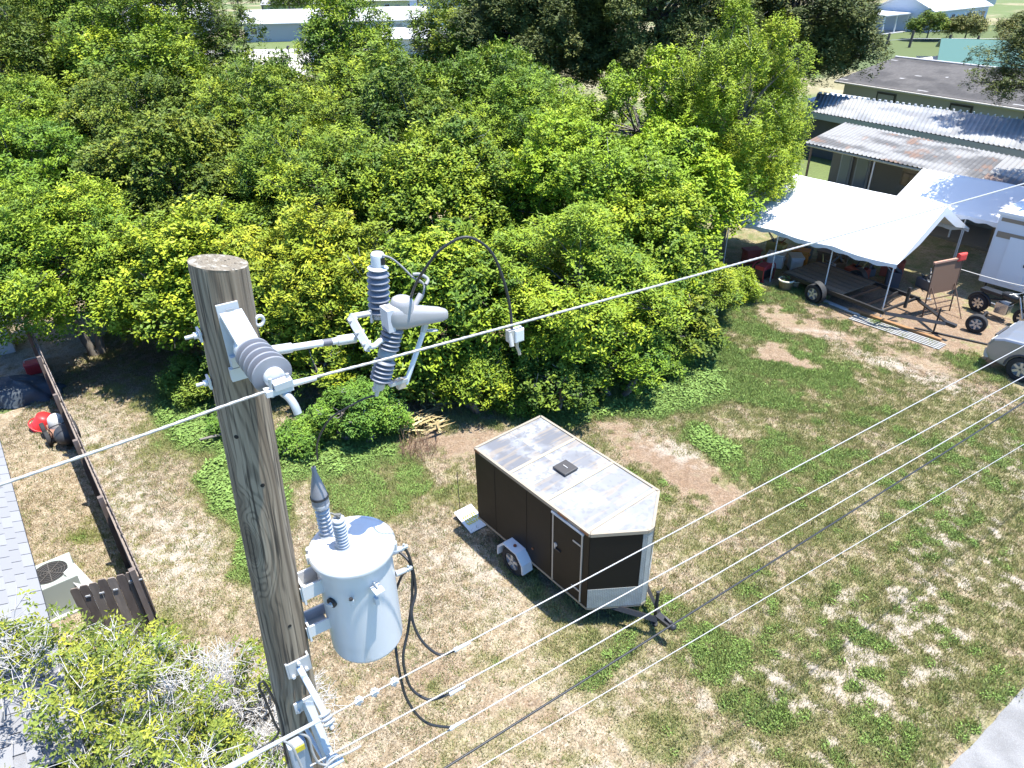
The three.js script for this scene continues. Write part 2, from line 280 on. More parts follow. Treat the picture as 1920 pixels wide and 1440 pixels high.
function tree(name, label, group, o) {
  let { x, z, h, r: R, base = 1.2, puffs = 30, per = 95, pal = 'oak', sprigs = oakSprigs, size = 1, seed = 1, pr = [0.5, 0.95], weep = 0, stems = 2, wood = bark, fill = 0.72 } = o;
  sprigs = [sprigs[seed % sprigs.length]];
  const rand = rng(seed * 7919 + 13), t = thing(name, label, o.category ?? 'tree', [x, 0, z], 0, group);
  const hc = lerp(base, h, 0.42), wood_ = [], limbs = [];
  const joints = [];
  for (let s = 0; s < stems; s++) {
    const a = rand() * 2 * PI, lean = stems > 1 ? 0.35 + rand() * 0.5 : 0.15, foot = V(Math.cos(a) * 0.12 * (stems - 1), -0.05, Math.sin(a) * 0.12 * (stems - 1));
    const k1 = V(foot.x + Math.cos(a) * lean * 0.5, base + 0.15 * h, foot.z + Math.sin(a) * lean * 0.5), k2 = V(k1.x + (rand() - 0.5) * 0.9, lerp(base, h, 0.5), k1.z + (rand() - 0.5) * 0.9);
    const r0 = 0.018 * h + 0.05;
    wood_.push(rod(foot, k1, r0, r0 * 0.75, 8), rod(k1, k2, r0 * 0.75, r0 * 0.45, 7)); joints.push(k1, k1.clone().lerp(k2, 0.5), k2);
  }
  const tint = [0.9 + 0.2 * rand(), 0.93 + 0.1 * rand()];
  const pokes = [];
  const groups = sprigs.map(() => [[], []]);
  const centres = [];
  for (let i = 0; i < puffs; i++) {
    const a = i * 2.399963 + rand() * 0.8, v = (i + 0.5) / puffs; // dome of puffs, top to skirt
    const el = lerp(0.98, -0.42, Math.pow(v, 0.85)) + (rand() - 0.5) * 0.16, cr = Math.sqrt(Math.max(0, 1 - el * el)), f = rand() < 0.22 ? 0.5 + 0.2 * rand() : 0.74 + 0.3 * rand();
    const rad = lerp(pr[0], pr[1], Math.pow(rand(), 1.4)), lob = o.lobes === 0 ? 1 : 0.72 + 0.62 * vn(Math.cos(a) * 1.6 + seed * 5.3, Math.sin(a) * 1.6 + el * 1.2 + seed), up = o.lobes === 0 ? 1 : 0.8 + 0.4 * vn(Math.cos(a) * 1.9 + seed * 2.1, Math.sin(a) * 1.9 + 40);
    const c = V(Math.cos(a) * cr * (R - rad * 0.55) * f * lob, hc + el * ((el > 0 ? h - hc : hc - base) - rad * 0.45) * (0.85 + 0.17 * rand()) * (el > 0 ? up : 1), Math.sin(a) * cr * (R - rad * 0.55) * f * lob);
    centres.push([c, rad]);
    const j = joints.reduce((b, q) => q.distanceTo(c) < b.distanceTo(c) && q.y < c.y + 0.3 ? q : b, joints[0]), mid = j.clone().lerp(c, 0.55).add(V((rand() - 0.5) * 0.5, 0.1 * rand(), (rand() - 0.5) * 0.5));
    const lr = 0.012 + 0.0045 * h;
    limbs.push(rod(j, mid, lr, lr * 0.65, 5), rod(mid, c, lr * 0.65, lr * 0.25, 5));
    if (rand() < 0.3) for (let q = 0; q < 3; q++) { const d = rdir(rand); d.y = Math.abs(d.y) + 0.2; const e = c.clone().addScaledVector(d.normalize(), rad * (1.0 + 0.3 * rand())); pokes.push(rod(c, e, 0.014, 0.006, 4)); }
    for (let q = 0; q < 3; q++) { const e = c.clone().addScaledVector(rdir(rand), rad * 0.95); limbs.push(rod(c, e, lr * 0.28, lr * 0.1, 4)); }
    const bias = (rand() - 0.5) * 0.5 + (o.bias ?? 0), nper = Math.round(per * (rad / 0.75) * (rad / 0.75) * (0.75 + 0.5 * rand()));
    for (let q = 0; q < nper; q++) {
      const d = rdir(rand); if (d.y < -0.35 && rand() < fill) d.y *= -1;
      const rr = rad * (rand() < 0.82 ? 0.72 + 0.36 * rand() : Math.cbrt(rand()) * 0.75) * (0.75 + 0.5 * fbm(d.x * 2.2 + i * 3, d.z * 2.2 + d.y * 2, 2));
      const p = c.clone().addScaledVector(d, rr); p.y -= weep * Math.max(0, rand() * rand() * 2.2) * (cr > 0.5 ? 1 : 0.2);
      if (p.y < 0.15) continue;
      const s = size * (0.75 + 0.55 * rand());
      _e.set((rand() - 0.5) * 0.7 + d.z * 0.35, rand() * 2 * PI, (rand() - 0.5) * 0.7 - d.x * 0.35); _q.setFromEuler(_e);
      const gI = Math.floor(rand() * sprigs.length);
      groups[gI][0].push(new THREE.Matrix4().compose(p, _q, V(s, s, s))); { const c = leafColor(pal, rand, bias); c.r *= tint[0]; c.g *= tint[1]; groups[gI][1].push(c); }
    }
  }
  mesh('trunk', [...wood_, ...limbs], wood, t); if (pokes.length) mesh('twigs', pokes, barkPale, t).userData.kind = 'stuff';
  sprigs.forEach((g, i) => { if (groups[i][0].length) instanced('crown', g, leafMat, groups[i][0], groups[i][1], t).userData.kind = 'stuff'; });
  return t;
}
console.log('grove');
const GROVE = 'bright green oaks of the grove behind the lot', ORD = ['leftmost', 'second from the left', 'third from the left', 'fourth from the left', 'fifth from the left', 'sixth from the left', 'seventh from the left'], ROWS = ['at the front edge of the grove', 'in the second row of the grove', 'in the third row of the grove', 'in the fourth row of the grove', 'in the back row of the grove'];
const nth = [0, 0, 0, 0, 0];
[ // x, z, h, r, base, palette, bias
  [-13.0, -19.8, 4.9, 3.1, 0.9, 'oak', 0.12], [-9.0, -18.9, 4.6, 2.6, 0.9, 'oak', 0.12], [-5.4, -18.6, 4.6, 2.6, 0.6, 'oak', 0.14], [-2.0, -17.9, 4.3, 2.4, 0.4, 'oak', 0.08], [1.6, -17.8, 4.6, 2.5, 0.4, 'oak', 0.1], [4.0, -20.4, 4.4, 2.0, 0.5, 'oak', 0.1],
  [-17.5, -25.5, 6.0, 3.3, 1.4, 'oak', 0.0], [-12.0, -25.6, 5.9, 3.2, 1.4, 'deep', 0.05], [-7.0, -24.8, 5.9, 3.2, 1.3, 'oak', 0.0], [-2.2, -23.8, 5.8, 3.0, 1.2, 'oak', 0.02], [2.7, -23.4, 6.0, 3.1, 1.0, 'lime', 0.05], [6.0, -24.6, 5.6, 2.3, 1.0, 'lime', 0.1],
  [-21, -31, 6.6, 3.4, 1.5, 'oak', -0.02], [-15.4, -31.5, 6.6, 3.4, 1.5, 'deep', 0], [-9.6, -31, 6.6, 3.4, 1.5, 'oak', 0], [-4.2, -30, 6.4, 3.3, 1.5, 'deep', 0.05], [1.0, -29.5, 6.6, 3.2, 1.4, 'oak', 0], [5.6, -30.6, 6.9, 3.0, 1.4, 'lime', 0],
  [-24.5, -39, 9.2, 3.9, 1.6, 'deep', 0], [-18.4, -38.6, 9.2, 3.9, 1.6, 'oak', 0], [-12.4, -38, 6.7, 3.5, 1.6, 'deep', 0.05], [-6.4, -37.6, 6.6, 3.4, 1.6, 'oak', 0], [-0.8, -37, 6.8, 3.4, 1.6, 'deep', 0.1],
  [-30.5, -48, 11.4, 4.4, 1.8, 'deep', 0.05], [-25.4, -47.5, 11.8, 4.2, 1.8, 'deep', 0.05], [-19.2, -47.2, 11.2, 3.6, 1.8, 'deep', 0], [-9.4, -47, 9.8, 2.9, 1.8, 'oak', 0.05], [-2.6, -46.6, 9.6, 3.4, 1.8, 'deep', 0.1], [-37, -49, 11.0, 4.2, 1.8, 'oak', 0.05],
].forEach(([x, z, h, r, base, pal, bias], i) => {
  const far = z < -34, row = z > -20.6 ? 0 : z > -27 ? 1 : z > -34 ? 2 : z > -42 ? 3 : 4, t = tree('oak_tree', `bushy bright green oak ${ROWS[row]}, ${ORD[nth[row]++]}`, GROVE, { x, z, h, r, base, pal, bias, seed: i + 3, puffs: Math.round(12 + 3.6 * r * r), per: far ? 42 : z < -28 ? 80 : 105, sprigs: far ? farSprigs : oakSprigs, pr: far ? [0.5, 1.4] : [0.36, 1.2], stems: 2 + (i % 2) });
});
// the tall weeping tree beside the white canopy
tree('weeping_tree', 'tall lime green weeping tree drooping over the corner of the white canopy', undefined, { x: 8.4, z: -27.6, h: 8.8, r: 3.0, base: 1.4, pal: 'lime', bias: 0.15, seed: 61, puffs: 56, per: 190, sprigs: fineSprigs, weep: 0.85, pr: [0.5, 0.9], stems: 2 });
// big dark trees behind the grove
[
  [1.6, -45, 11.0, 4.4, 'large dark oak behind the grove, leftmost of the dark trees'], [8.6, -44, 12.6, 5.2, 'huge dark oak rising out of the frame behind the weeping tree'], [17.2, -48, 11.5, 5.4, 'dark oak behind the metal roofed sheds, beside the grey shingled house'],
].forEach(([x, z, h, r, label], i) => tree('dark_oak_tree', label, undefined, { x, z, h, r, base: 2.0, lobes: 0, pal: 'dark', seed: 80 + i, bias: 0.25, puffs: 90, per: 75, sprigs: farSprigs, size: 1.1, pr: [0.7, 1.3], wood: barkDark, stems: 1 }));
tree('dark_oak_tree', 'low dark tree filling the gap between the big dark oaks and the grey house', undefined, { x: 20.6, z: -57.5, h: 6.5, r: 3.8, base: 0.8, lobes: 0, pal: 'dark', bias: 0.15, seed: 96, puffs: 34, per: 50, sprigs: farSprigs, pr: [0.6, 1.1], wood: barkDark, stems: 1 });
tree('dark_oak_tree', 'dark feathery tree at the right edge in front of the grey shingled roof', undefined, { x: 26.0, z: -37.0, h: 8.2, r: 2.7, base: 2.6, pal: 'dark', bias: 0.25, seed: 90, puffs: 40, per: 75, sprigs: farSprigs, size: 0.75, pr: [0.55, 0.95], wood: barkDark, stems: 1 });
tree('dark_oak_tree', 'tree beyond the right edge that shades the second white canopy', undefined, { x: 20.7, z: -25.0, h: 12.0, r: 3.1, base: 6.3, lobes: 0, pal: 'deep', seed: 93, puffs: 34, per: 70, sprigs: farSprigs, pr: [0.6, 1.0], stems: 1 });

// shrubs at the edge of the grove
function shrub(x, z, h, r, label, pal, seed, per = 70) { return tree('shrub', label, undefined, { category: 'shrub', x, z, h, r, base: 0.12, pal, seed, puffs: Math.round(12 + 14 * r), per: per * 2.4, sprigs: fineSprigs, size: 0.85, pr: [0.14, 0.2 + 0.24 * r], stems: 3, weep: 0 }); }
shrub(-3.9, -15.0, 1.5, 1.0, 'rounded green shrub beside the pile of dry fronds', 'shrub', 101, 170);
shrub(-5.3, -14.5, 0.7, 0.6, 'low green shrub left of the rounded shrub, behind the pole', 'shrub', 102, 90);
shrub(-8.9, -17.3, 1.1, 0.9, 'leafy green shrub at the grove edge left of the pole', 'shrub', 103, 110);
shrub(-7.2, -15.4, 0.6, 0.7, 'low leafy shrub on the sand, next to the leafy shrub left of the pole', 'shrub', 104, 80);
shrub(0.2, -16.2, 0.9, 0.8, 'shrub under the oaks behind the dark trailer', 'shrub', 105, 90);
shrub(4.3, -18.2, 1.1, 1.0, 'green shrub at the right end of the grove edge', 'shrub', 106, 90);
shrub(5.8, -20.8, 0.8, 0.7, 'small green shrub where the grove meets the lawn', 'shrub', 107, 80);
shrub(8.0, -22.9, 1.0, 0.7, 'upright green shrub beside the red generator', 'lime', 108, 90);

// young oaks that carry the foliage down to the ground along the grove edge
[[-7.3, -17.0, 2.1, 1.3], [-4.9, -16.9, 2.2, 1.35], [-2.9, -16.6, 1.8, 1.15], [-0.9, -16.3, 1.9, 1.25], [1.1, -16.2, 2.0, 1.3], [2.9, -16.9, 1.9, 1.25], [4.9, -18.9, 1.9, 1.2], [6.3, -21.4, 1.8, 1.1]].forEach(([x, z, h, r], i) => tree('young_oak', `low young oak filling under the grove's front edge, ${['first', 'second', 'third', 'fourth', 'fifth', 'sixth', 'seventh', 'eighth'][i]} from the left`, 'young oaks along the grove edge', { x, z, h, r, base: 0.15, pal: i % 2 ? 'oak' : 'deep', seed: 140 + i, puffs: 24, per: 100, sprigs: oakSprigs, size: 0.9, pr: [0.22, 0.6], stems: 3 }));
// grass, weeds and straw
console.log('grass');
function blades(seed, n, spread, h, w, lean) {
  const r = rng(seed), list = [];
  for (let i = 0; i < n; i++) { const a = r() * 2 * PI, d = V(Math.cos(a) * lean * (0.3 + r()), 1, Math.sin(a) * lean * (0.3 + r())).normalize(), nn = V(Math.cos(a + 1.57 * (r() - 0.5)), 0.5, Math.sin(a + 1.57 * (r() - 0.5))); nn.addScaledVector(d, -nn.dot(d)).normalize(); list.push({ p: V((r() - 0.5) * spread, -0.01, (r() - 0.5) * spread), d, n: nn, l: h * (0.5 + 0.7 * r()), w: w * (0.7 + 0.6 * r()) }); }
  return leafGeo(list);
}
{
  const r = rng(555), A = { green: [[], []], dry: [[], []], weed: [[], []] };
  const put = (k, x, z, s, c) => { _e.set((r() - 0.5) * 0.4, r() * 6.3, (r() - 0.5) * 0.4); _q.setFromEuler(_e); A[k][0].push(new THREE.Matrix4().compose(V(x, 0.006, z), _q, V(s, s * (0.7 + 0.6 * r()), s))); A[k][1].push(new THREE.Color().setRGB(...c)); };
  for (let i = 0; i < 330000; i++) {
    const x = lerp(-13.5, 14, r()), z = -4.5 - 19.5 * Math.pow(r(), 1.0);
    if (wOf(x, z) > -1.62 || Math.abs(x) > 3.6 - z * 0.8) continue;
    const k = cover(x, z), f = 0.8 + 0.4 * r(), q = r();
    if (k.g > 0.14 + 0.5 * q && k.dirt < 0.6) { const y = sstep(0.3, 0.85, k.g); const c = mixc([0.29, 0.27, 0.1], [0.19, 0.255, 0.06], clamp(y + (r() - 0.5) * 0.5)); put('green', x, z, 0.7 + 0.9 * r() * (0.5 + y), [c[0] * f, c[1] * f, c[2] * f]); }
    else if (q < 0.62 && k.sand < 0.6 && k.dirt < 0.6) { const c = mixc([0.16, 0.11, 0.055], [0.5, 0.42, 0.28], Math.pow(r(), 1.3)); put('dry', x, z, 0.6 + 0.8 * r(), [c[0] * f, c[1] * f, c[2] * f]); }
    else if (q > 0.9 && k.dirt < 0.5) put('green', x, z, 0.6 + 0.6 * r(), [0.17 * f, 0.19 * f, 0.06 * f]);
    if (k.g > 0.58 && r() < (z < -10.5 ? 0.55 : 0.25)) put('weed', x, z, (0.45 + 0.5 * r()) * (z < -10.5 && x < 6 ? 1 + 1.6 * r() * sstep(0.65, 0.95, k.g) : 1), [0.15 * f, 0.235 * f, 0.045 * f]);
  }
  const gm = mat([1, 1, 1], 0.8, { side: THREE.DoubleSide });
  for (const [k, name, geo] of [['green', 'lawn_grass', blades(1, 9, 0.11, 0.075, 0.012, 0.7)], ['dry', 'dry_grass', blades(2, 8, 0.13, 0.05, 0.009, 1.3)], ['weed', 'weeds', sprig(31, 16, 0.1, 0.07, 0.03)]]) {
    const im = instanced(name, geo, gm, A[k][0], A[k][1], scene); im.userData = { kind: 'stuff', label: { green: 'patchy green lawn grass over the sandy lot', dry: 'straw coloured dry grass between the green patches', weed: 'leafy ground weeds growing in the greenest patches' }[k], category: 'grass' };
    console.log(name, A[k][0].length);
  }
}

// ---------------------------------------------------------------- utility pole and its hardware
console.log('pole');
const poleX = (h) => -1.231 - (9.418 - h) * 0.0622;
const F = (a, b, h) => V(poleX(h) + U.x * a + N.x * b, h, -2.85 + U.z * a + N.z * b); // a along the line, b towards the road, h above ground
const galv = mat([0.42, 0.43, 0.44], 0.45, { metalness: 0.35 }), galvLight = mat([0.52, 0.525, 0.53], 0.5, { metalness: 0.15 }), alum = mat([0.58, 0.585, 0.59], 0.4, { metalness: 0.4 });
const whitePaint = mat([0.6, 0.6, 0.6], 0.45), polymer = mat([0.21, 0.212, 0.23], 0.55), polymerDark = mat([0.155, 0.165, 0.19], 0.5), porcelain = mat([0.38, 0.39, 0.41], 0.22, { clearcoat: 0.5, clearcoatRoughness: 0.15 });
const hoodGrey = mat([0.29, 0.283, 0.285], 0.45), blackRubber = mat([0.018, 0.018, 0.02], 0.5), copperBrown = mat([0.2, 0.14, 0.1], 0.7), tankPaint = null;
const woodPoleMap = tex(512, 2048, (s, t) => { // s round the pole, t up it
  const y = t * 2048 / 210; // metres-ish
  const kn = [[0.22, 0.2], [0.62, 0.42], [0.35, 0.63], [0.8, 0.78], [0.5, 0.9], [0.12, 0.5], [0.3, 0.84]];
  let ds = 0; for (const [a, b] of kn) { let dx = Math.abs(s - a); dx = Math.min(dx, 1 - dx) * 6; const dy = (t - b) * 26; const d2 = dx * dx + dy * dy; ds += 0.30 * Math.exp(-d2 * 1.1) * (1 + Math.sin(Math.sqrt(d2) * 9)); }
  const warp = fbm(s * 4, y * 0.7, 3, 4) * 1.1 + ds, g = fbm(s * 24 + warp * 3, y * 1.1 + warp, 4, 0), q = fbm(s * 90, y * 2.2, 3, 90), band = 0.5 + 0.5 * Math.sin((s * 17 + warp * 7) * 2 * PI);
  const big = fbm(s * 5, y * 0.5 + 20, 3, 5);
  let c = mixc([0.16, 0.118, 0.078], [0.3, 0.238, 0.168], clamp(0.3 + (g - 0.4) * 2.4));
  c = mixc(c, [0.06, 0.043, 0.028], 0.7 * sstep(0.5, 0.9, band * 0.55 + q * 0.5));
  c = mixc(c, [0.35, 0.3, 0.235], 0.65 * sstep(0.52, 0.72, big));
  c = mixc(c, [0.035, 0.026, 0.018], clamp(clamp(ds * 0.9) * 0.5 + 0.8 * sstep(0.66, 0.74, q) + 0.8 * sstep(0.8, 0.86, fbm(s * 40, y * 0.35 + 9, 3, 40))));
  return c;
});
const woodPoleBump = tex(512, 1024, (s, t) => fbm(s * 60, t * 14, 4, 0) * 0.7 + 0.3 * fbm(s * 20, t * 4, 3, 0), false);
const poleWood = mat([1, 1, 1], 0.92, { map: woodPoleMap, bumpMap: woodPoleBump, bumpScale: 0.012 });
const poleTop = tex(256, 256, (s, t) => { const x = s - 0.5, y = t - 0.5, r = Math.hypot(x, y), n = fbm(s * 22, t * 22, 4), a = Math.atan2(y, x), ring = 0.5 + 0.5 * Math.sin(r * 150 + n * 4), crack = Math.abs(Math.sin(a * 3.5 + n * 1.5)) < 0.06 && r > 0.05 ? 1 : 0; let c = mixc([0.19, 0.16, 0.12], [0.36, 0.325, 0.26], clamp(0.35 * ring + n * 0.75 - 0.1)); c = mixc(c, [0.45, 0.43, 0.37], sstep(0.55, 0.7, fbm(s * 9 + 4, t * 9, 3))); return mixc(c, [0.05, 0.04, 0.03], crack * 0.8 + 0.6 * sstep(0.68, 0.76, n)); });
{
  const lean = Math.atan(0.0622), L = 9.418 / Math.cos(lean), root = thing('utility_pole', 'weathered grey wooden utility pole carrying the transformer and wires', 'utility pole', [poleX(0), 0, -2.85]);
  root.rotation.z = -lean;
  const prof = [], pos = [], uv = [], idx = [], nr = 48, ny = 60;
  for (let j = 0; j <= ny; j++) for (let i = 0; i <= nr; i++) {
    const t = j / ny, a = i / nr * 2 * PI, rr = lerp(0.15, 0.119, t) * (1 + 0.018 * (fbm(Math.cos(a) * 2 + 5, Math.sin(a) * 2 + t * 6, 3) - 0.5) + 0.02 * (vn(Math.cos(a) * 9 + 30, Math.sin(a) * 9 + t * 1.5) - 0.5));
    const top = -0.045 * (Math.cos(a) * 0.6 - 0.6 * Math.sin(a)) ; // saw cut not quite square
    pos.push(Math.cos(a) * rr, t * L + (j === ny ? top * 0.5 : 0), Math.sin(a) * rr); uv.push(i / nr, t);
    if (i < nr && j < ny) { const k = j * (nr + 1) + i; idx.push(k, k + nr + 1, k + 1, k + 1, k + nr + 1, k + nr + 2); }
  }
  const g = new THREE.BufferGeometry(); g.setAttribute('position', new THREE.Float32BufferAttribute(pos, 3)); g.setAttribute('uv', new THREE.Float32BufferAttribute(uv, 2)); g.setIndex(idx); g.computeVertexNormals();
  mesh('shaft', g, poleWood, root);
  const tp = [0, L, 0], tn = [0.5, 0.5], ti = [];
  const rings = 7, rr_ = rng(4); // rough sawn top
  for (let k = 1; k <= rings; k++) for (let i = 0; i < nr; i++) { const b = (ny * (nr + 1) + i) * 3, f = k / rings; tp.push(pos[b] * f, lerp(L, pos[b + 1], f) + (k < rings ? (rr_() - 0.5) * 0.008 : 0.0005), pos[b + 2] * f); tn.push(0.5 + 0.5 * f * Math.cos(i / nr * 2 * PI), 0.5 + 0.5 * f * Math.sin(i / nr * 2 * PI)); }
  for (let i = 0; i < nr; i++) { ti.push(0, 1 + (i + 1) % nr, 1 + i); for (let k = 1; k < rings; k++) { const a = 1 + (k - 1) * nr, b = a + nr, i2 = (i + 1) % nr; ti.push(a + i, a + i2, b + i, a + i2, b + i2, b + i); } }
  const tg = new THREE.BufferGeometry(); tg.setAttribute('position', new THREE.Float32BufferAttribute(tp, 3)); tg.setAttribute('uv', new THREE.Float32BufferAttribute(tn, 2)); tg.setIndex(ti); tg.computeVertexNormals();
  mesh('top_face', tg, mat([0.62, 0.6, 0.57], 0.95, { map: poleTop, side: THREE.DoubleSide }), root);
  const hole = mat([0.012, 0.01, 0.008], 0.95);
  for (const [ang, h] of [[58, 8.32], [52, 7.3], [95, 8.62]]) { const d = V(Math.cos(ang * D), 0, Math.sin(ang * D)); mesh('bolt_hole', disc(0.011, d.clone().multiplyScalar(lerp(0.15, 0.119, h / 9.4) - 0.004).setY(h), d, 10, 0.006), hole, root); }
}
function bolt(root, a0, a1, b, h, parent) { // threaded bolt with nut and square washer on the left of the pole
  const p = F(a0, b, h), q = F(a1, b, h), d = q.clone().sub(p).normalize();
  wpart(root, 'bolt', rod(p, q, 0.009, 0.009, 8), galv, parent);
  wpart(root, 'washer', bx(0.01, 0.055, 0.055, 0, 0, 0, 0, 33.4 * D).translate(...p.clone().addScaledVector(d, 0.012).toArray()), galvLight, parent);
  wpart(root, 'nut', rod(p.clone().addScaledVector(d, 0.018), p.clone().addScaledVector(d, 0.036), 0.017, 0.017, 6), galvLight, parent);
}

// post insulator holding the primary wire
{
  const root = thing('post_insulator', 'grey ribbed post insulator bolted to the pole, clamping the thick top wire', 'insulator', F(0, 0.12, 9.1).toArray());
  const A = F(0.02, 0.185, 9.085), B = F(0.045, 0.47, 9.06), ax = B.clone().sub(A).normalize(), P = (s) => A.clone().addScaledVector(ax, s), len = A.distanceTo(B);
  // back plate curved on the pole and sloping strap
  const ys = 33.4 * D;
  wpart(root, 'bracket', [bx(0.09, 0.34, 0.012, 0, 0, 0, 0, ys).translate(...F(-0.012, 0.129, 9.11).toArray()), bx(0.1, 0.05, 0.05, 0, 0, 0, 0, ys).translate(...F(0.0, 0.14, 9.02).toArray()), bx(0.1, 0.06, 0.03, 0, 0, 0, 0, ys).translate(...F(-0.01, 0.142, 8.955).toArray())], galvLight);
  const strap = quad(F(-0.058, 0.134, 9.245), F(0.034, 0.134, 9.245), F(0.066, 0.215, 9.125), F(-0.026, 0.215, 9.125), 4, 6);
  wpart(root, 'strap', [join([strap]), slab(F(-0.058, 0.136, 9.247), F(0.034, 0.136, 9.247), F(0.066, 0.217, 9.127), F(-0.026, 0.217, 9.127), 0.02)], galvLight);
  wpart(root, 'base_cap', lathe([[0.0, -0.03], [0.05, -0.03], [0.06, 0], [0.058, 0.045], [0.04, 0.05], [0, 0.05]], P(0), P(1), 28), galvLight);
  wpart(root, 'name_plate', bx(0.03, 0.045, 0.003, 0, 0, 0, 0, ys).translate(...F(-0.012, 0.1365, 9.235).toArray()), galv);
  wpart(root, 'core', lathe([[0.035, 0.03], [0.035, len - 0.01], [0, len - 0.01]], P(0), P(1), 24), polymer);
  for (let i = 0; i < 5; i++) { const s = 0.045 + i * 0.048, r = 0.076 + 0.002 * i; wpart(root, 'shed', lathe([[0.034, -0.02], [r * 0.97, 0.014], [r, 0.018], [r, 0.023], [r * 0.97, 0.026], [0.05, 0.03], [0.034, 0.032]], P(s), P(s + 1), 36), polymer); }
  wpart(root, 'end_cap', lathe([[0.042, 0], [0.043, 0.02], [0.034, 0.034], [0, 0.036]], P(len - 0.02), P(len + 1), 24), galvLight);
  const cl = F(0.045, 0.5, 9.05);
  wpart(root, 'clamp', [bx(0.11, 0.025, 0.045, 0, 0, 0, 0, ys).translate(...F(0.045, 0.5, 9.022).toArray()), bx(0.075, 0.03, 0.04, 0, 0, 0, 0.1, ys).translate(...F(0.06, 0.515, 9.052).toArray())], galvLight);
  wpart(root, 'keeper', [tube([F(0.06, 0.5, 9.0), F(0.075, 0.535, 8.985), F(0.085, 0.56, 8.955), F(0.09, 0.57, 8.925)], 0.017, 10, 10)], galv);
  for (const a of [0.015, 0.085]) wpart(root, 'clamp_bolt', rod(F(a, 0.508, 9.0), F(a, 0.508, 9.085), 0.008, 0.008, 6), galv);
  bolt(root, -0.118, -0.19, 0, 9.115, root); bolt(root, -0.118, -0.185, 0, 8.875, root);
  wpart(root, 'eye_nut', new THREE.TorusGeometry(0.022, 0.009, 8, 14).rotateY(0.9).translate(...F(0.118, 0.05, 9.13).toArray()), galvLight);
}
// stand-off arm with its cross bar
{
  const root = thing('standoff_arm', 'white fibreglass stand-off arm with steel cross bar on the pole', 'bracket', F(0.12, 0, 8.94).toArray());
  const p0 = F(0.11, 0.0, 8.95), p1 = F(0.575, 0.02, 8.893);
  wpart(root, 'arm', rod(p0, p1, 0.017, 0.017, 16), whitePaint);
  wpart(root, 'ferrule', [rod(p0, p0.clone().lerp(p1, 0.32), 0.024, 0.024, 16)], galvLight); wpart(root, 'ferrule', [rod(p0.clone().lerp(p1, 0.8), p1, 0.0245, 0.0245, 16)], galvLight);
  wpart(root, 'band', rod(p0.clone().lerp(p1, 0.64), p0.clone().lerp(p1, 0.74), 0.0178, 0.0178, 16), mat([0.11, 0.11, 0.13], 0.6));
  const b0 = F(0.58, -0.045, 8.985), b1 = F(0.586, 0.15, 8.888), mid = b0.clone().lerp(b1, 0.5), L = b0.distanceTo(b1);
  const bar = bx(0.012, L, 0.042); bar.translate(0, L / 2, 0); const flange = bx(0.032, L, 0.006, 0.012, L / 2, 0.02);
  wpart(root, 'cross_bar', [along(bar, b0, b1), along(flange, b0, b1)], galvLight);
  wpart(root, 'stub', [rod(F(0.58, -0.04, 8.985), F(0.715, -0.065, 8.96), 0.015, 0.015, 12)], galvLight); wpart(root, 'stub', tube([F(0.586, 0.14, 8.892), F(0.62, 0.14, 8.886), F(0.66, 0.125, 8.895), F(0.69, 0.115, 8.882)], 0.0145, 12, 12), galvLight);
  for (const [s] of [[0.12], [0.5], [0.85]]) wpart(root, 'bolt', rod(b0.clone().lerp(b1, s).addScaledVector(U, -0.02), b0.clone().lerp(b1, s).addScaledVector(U, 0.025), 0.011, 0.011, 6), galv);
  wpart(root, 'base_plate', bx(0.015, 0.12, 0.09, 0, 0, 0, 0, 33.4 * D).translate(...F(0.122, 0.0, 8.95).toArray()), galv);
}
// lightning arrester
{
  const c0 = F(0.748, -0.07, 8.935), c1 = F(0.757, -0.07, 9.275), root = thing('lightning_arrester', 'upright grey ribbed lightning arrester with white cap on the cross bar', 'arrester', c0.toArray());
  const ax = c1.clone().sub(c0).normalize(), P = (s) => c0.clone().addScaledVector(ax, s);
  wpart(root, 'core', lathe([[0, 0], [0.034, 0], [0.034, 0.25], [0, 0.25]], P(0), P(1), 20), polymerDark);
  for (let i = 0; i < 7; i++) wpart(root, 'shed', lathe([[0.034, -0.006], [0.054, -0.016], [0.0565, -0.013], [0.0565, -0.008], [0.036, 0.01], [0.034, 0.01]], P(0.035 + i * 0.033), P(2), 30), polymerDark);
  wpart(root, 'top_disc', lathe([[0, 0.005], [0.05, 0.0], [0.052, 0.006], [0.03, 0.018], [0, 0.02]], P(0.252), P(2), 30), galvLight);
  wpart(root, 'cap', lathe([[0.034, 0], [0.035, 0.055], [0.028, 0.066], [0, 0.068]], P(0.27), P(2), 24), whitePaint);
  wpart(root, 'clip', bx(0.02, 0.035, 0.012).translate(...P(0.3).addScaledVector(N, 0.036).addScaledVector(U, 0.012).toArray()), blackRubber);
  wpart(root, 'clamp_band', [rod(P(-0.01), P(0.012), 0.04, 0.04, 20), bx(0.012, 0.07, 0.03).translate(...F(0.7, -0.06, 8.95).toArray())], galvLight);
}
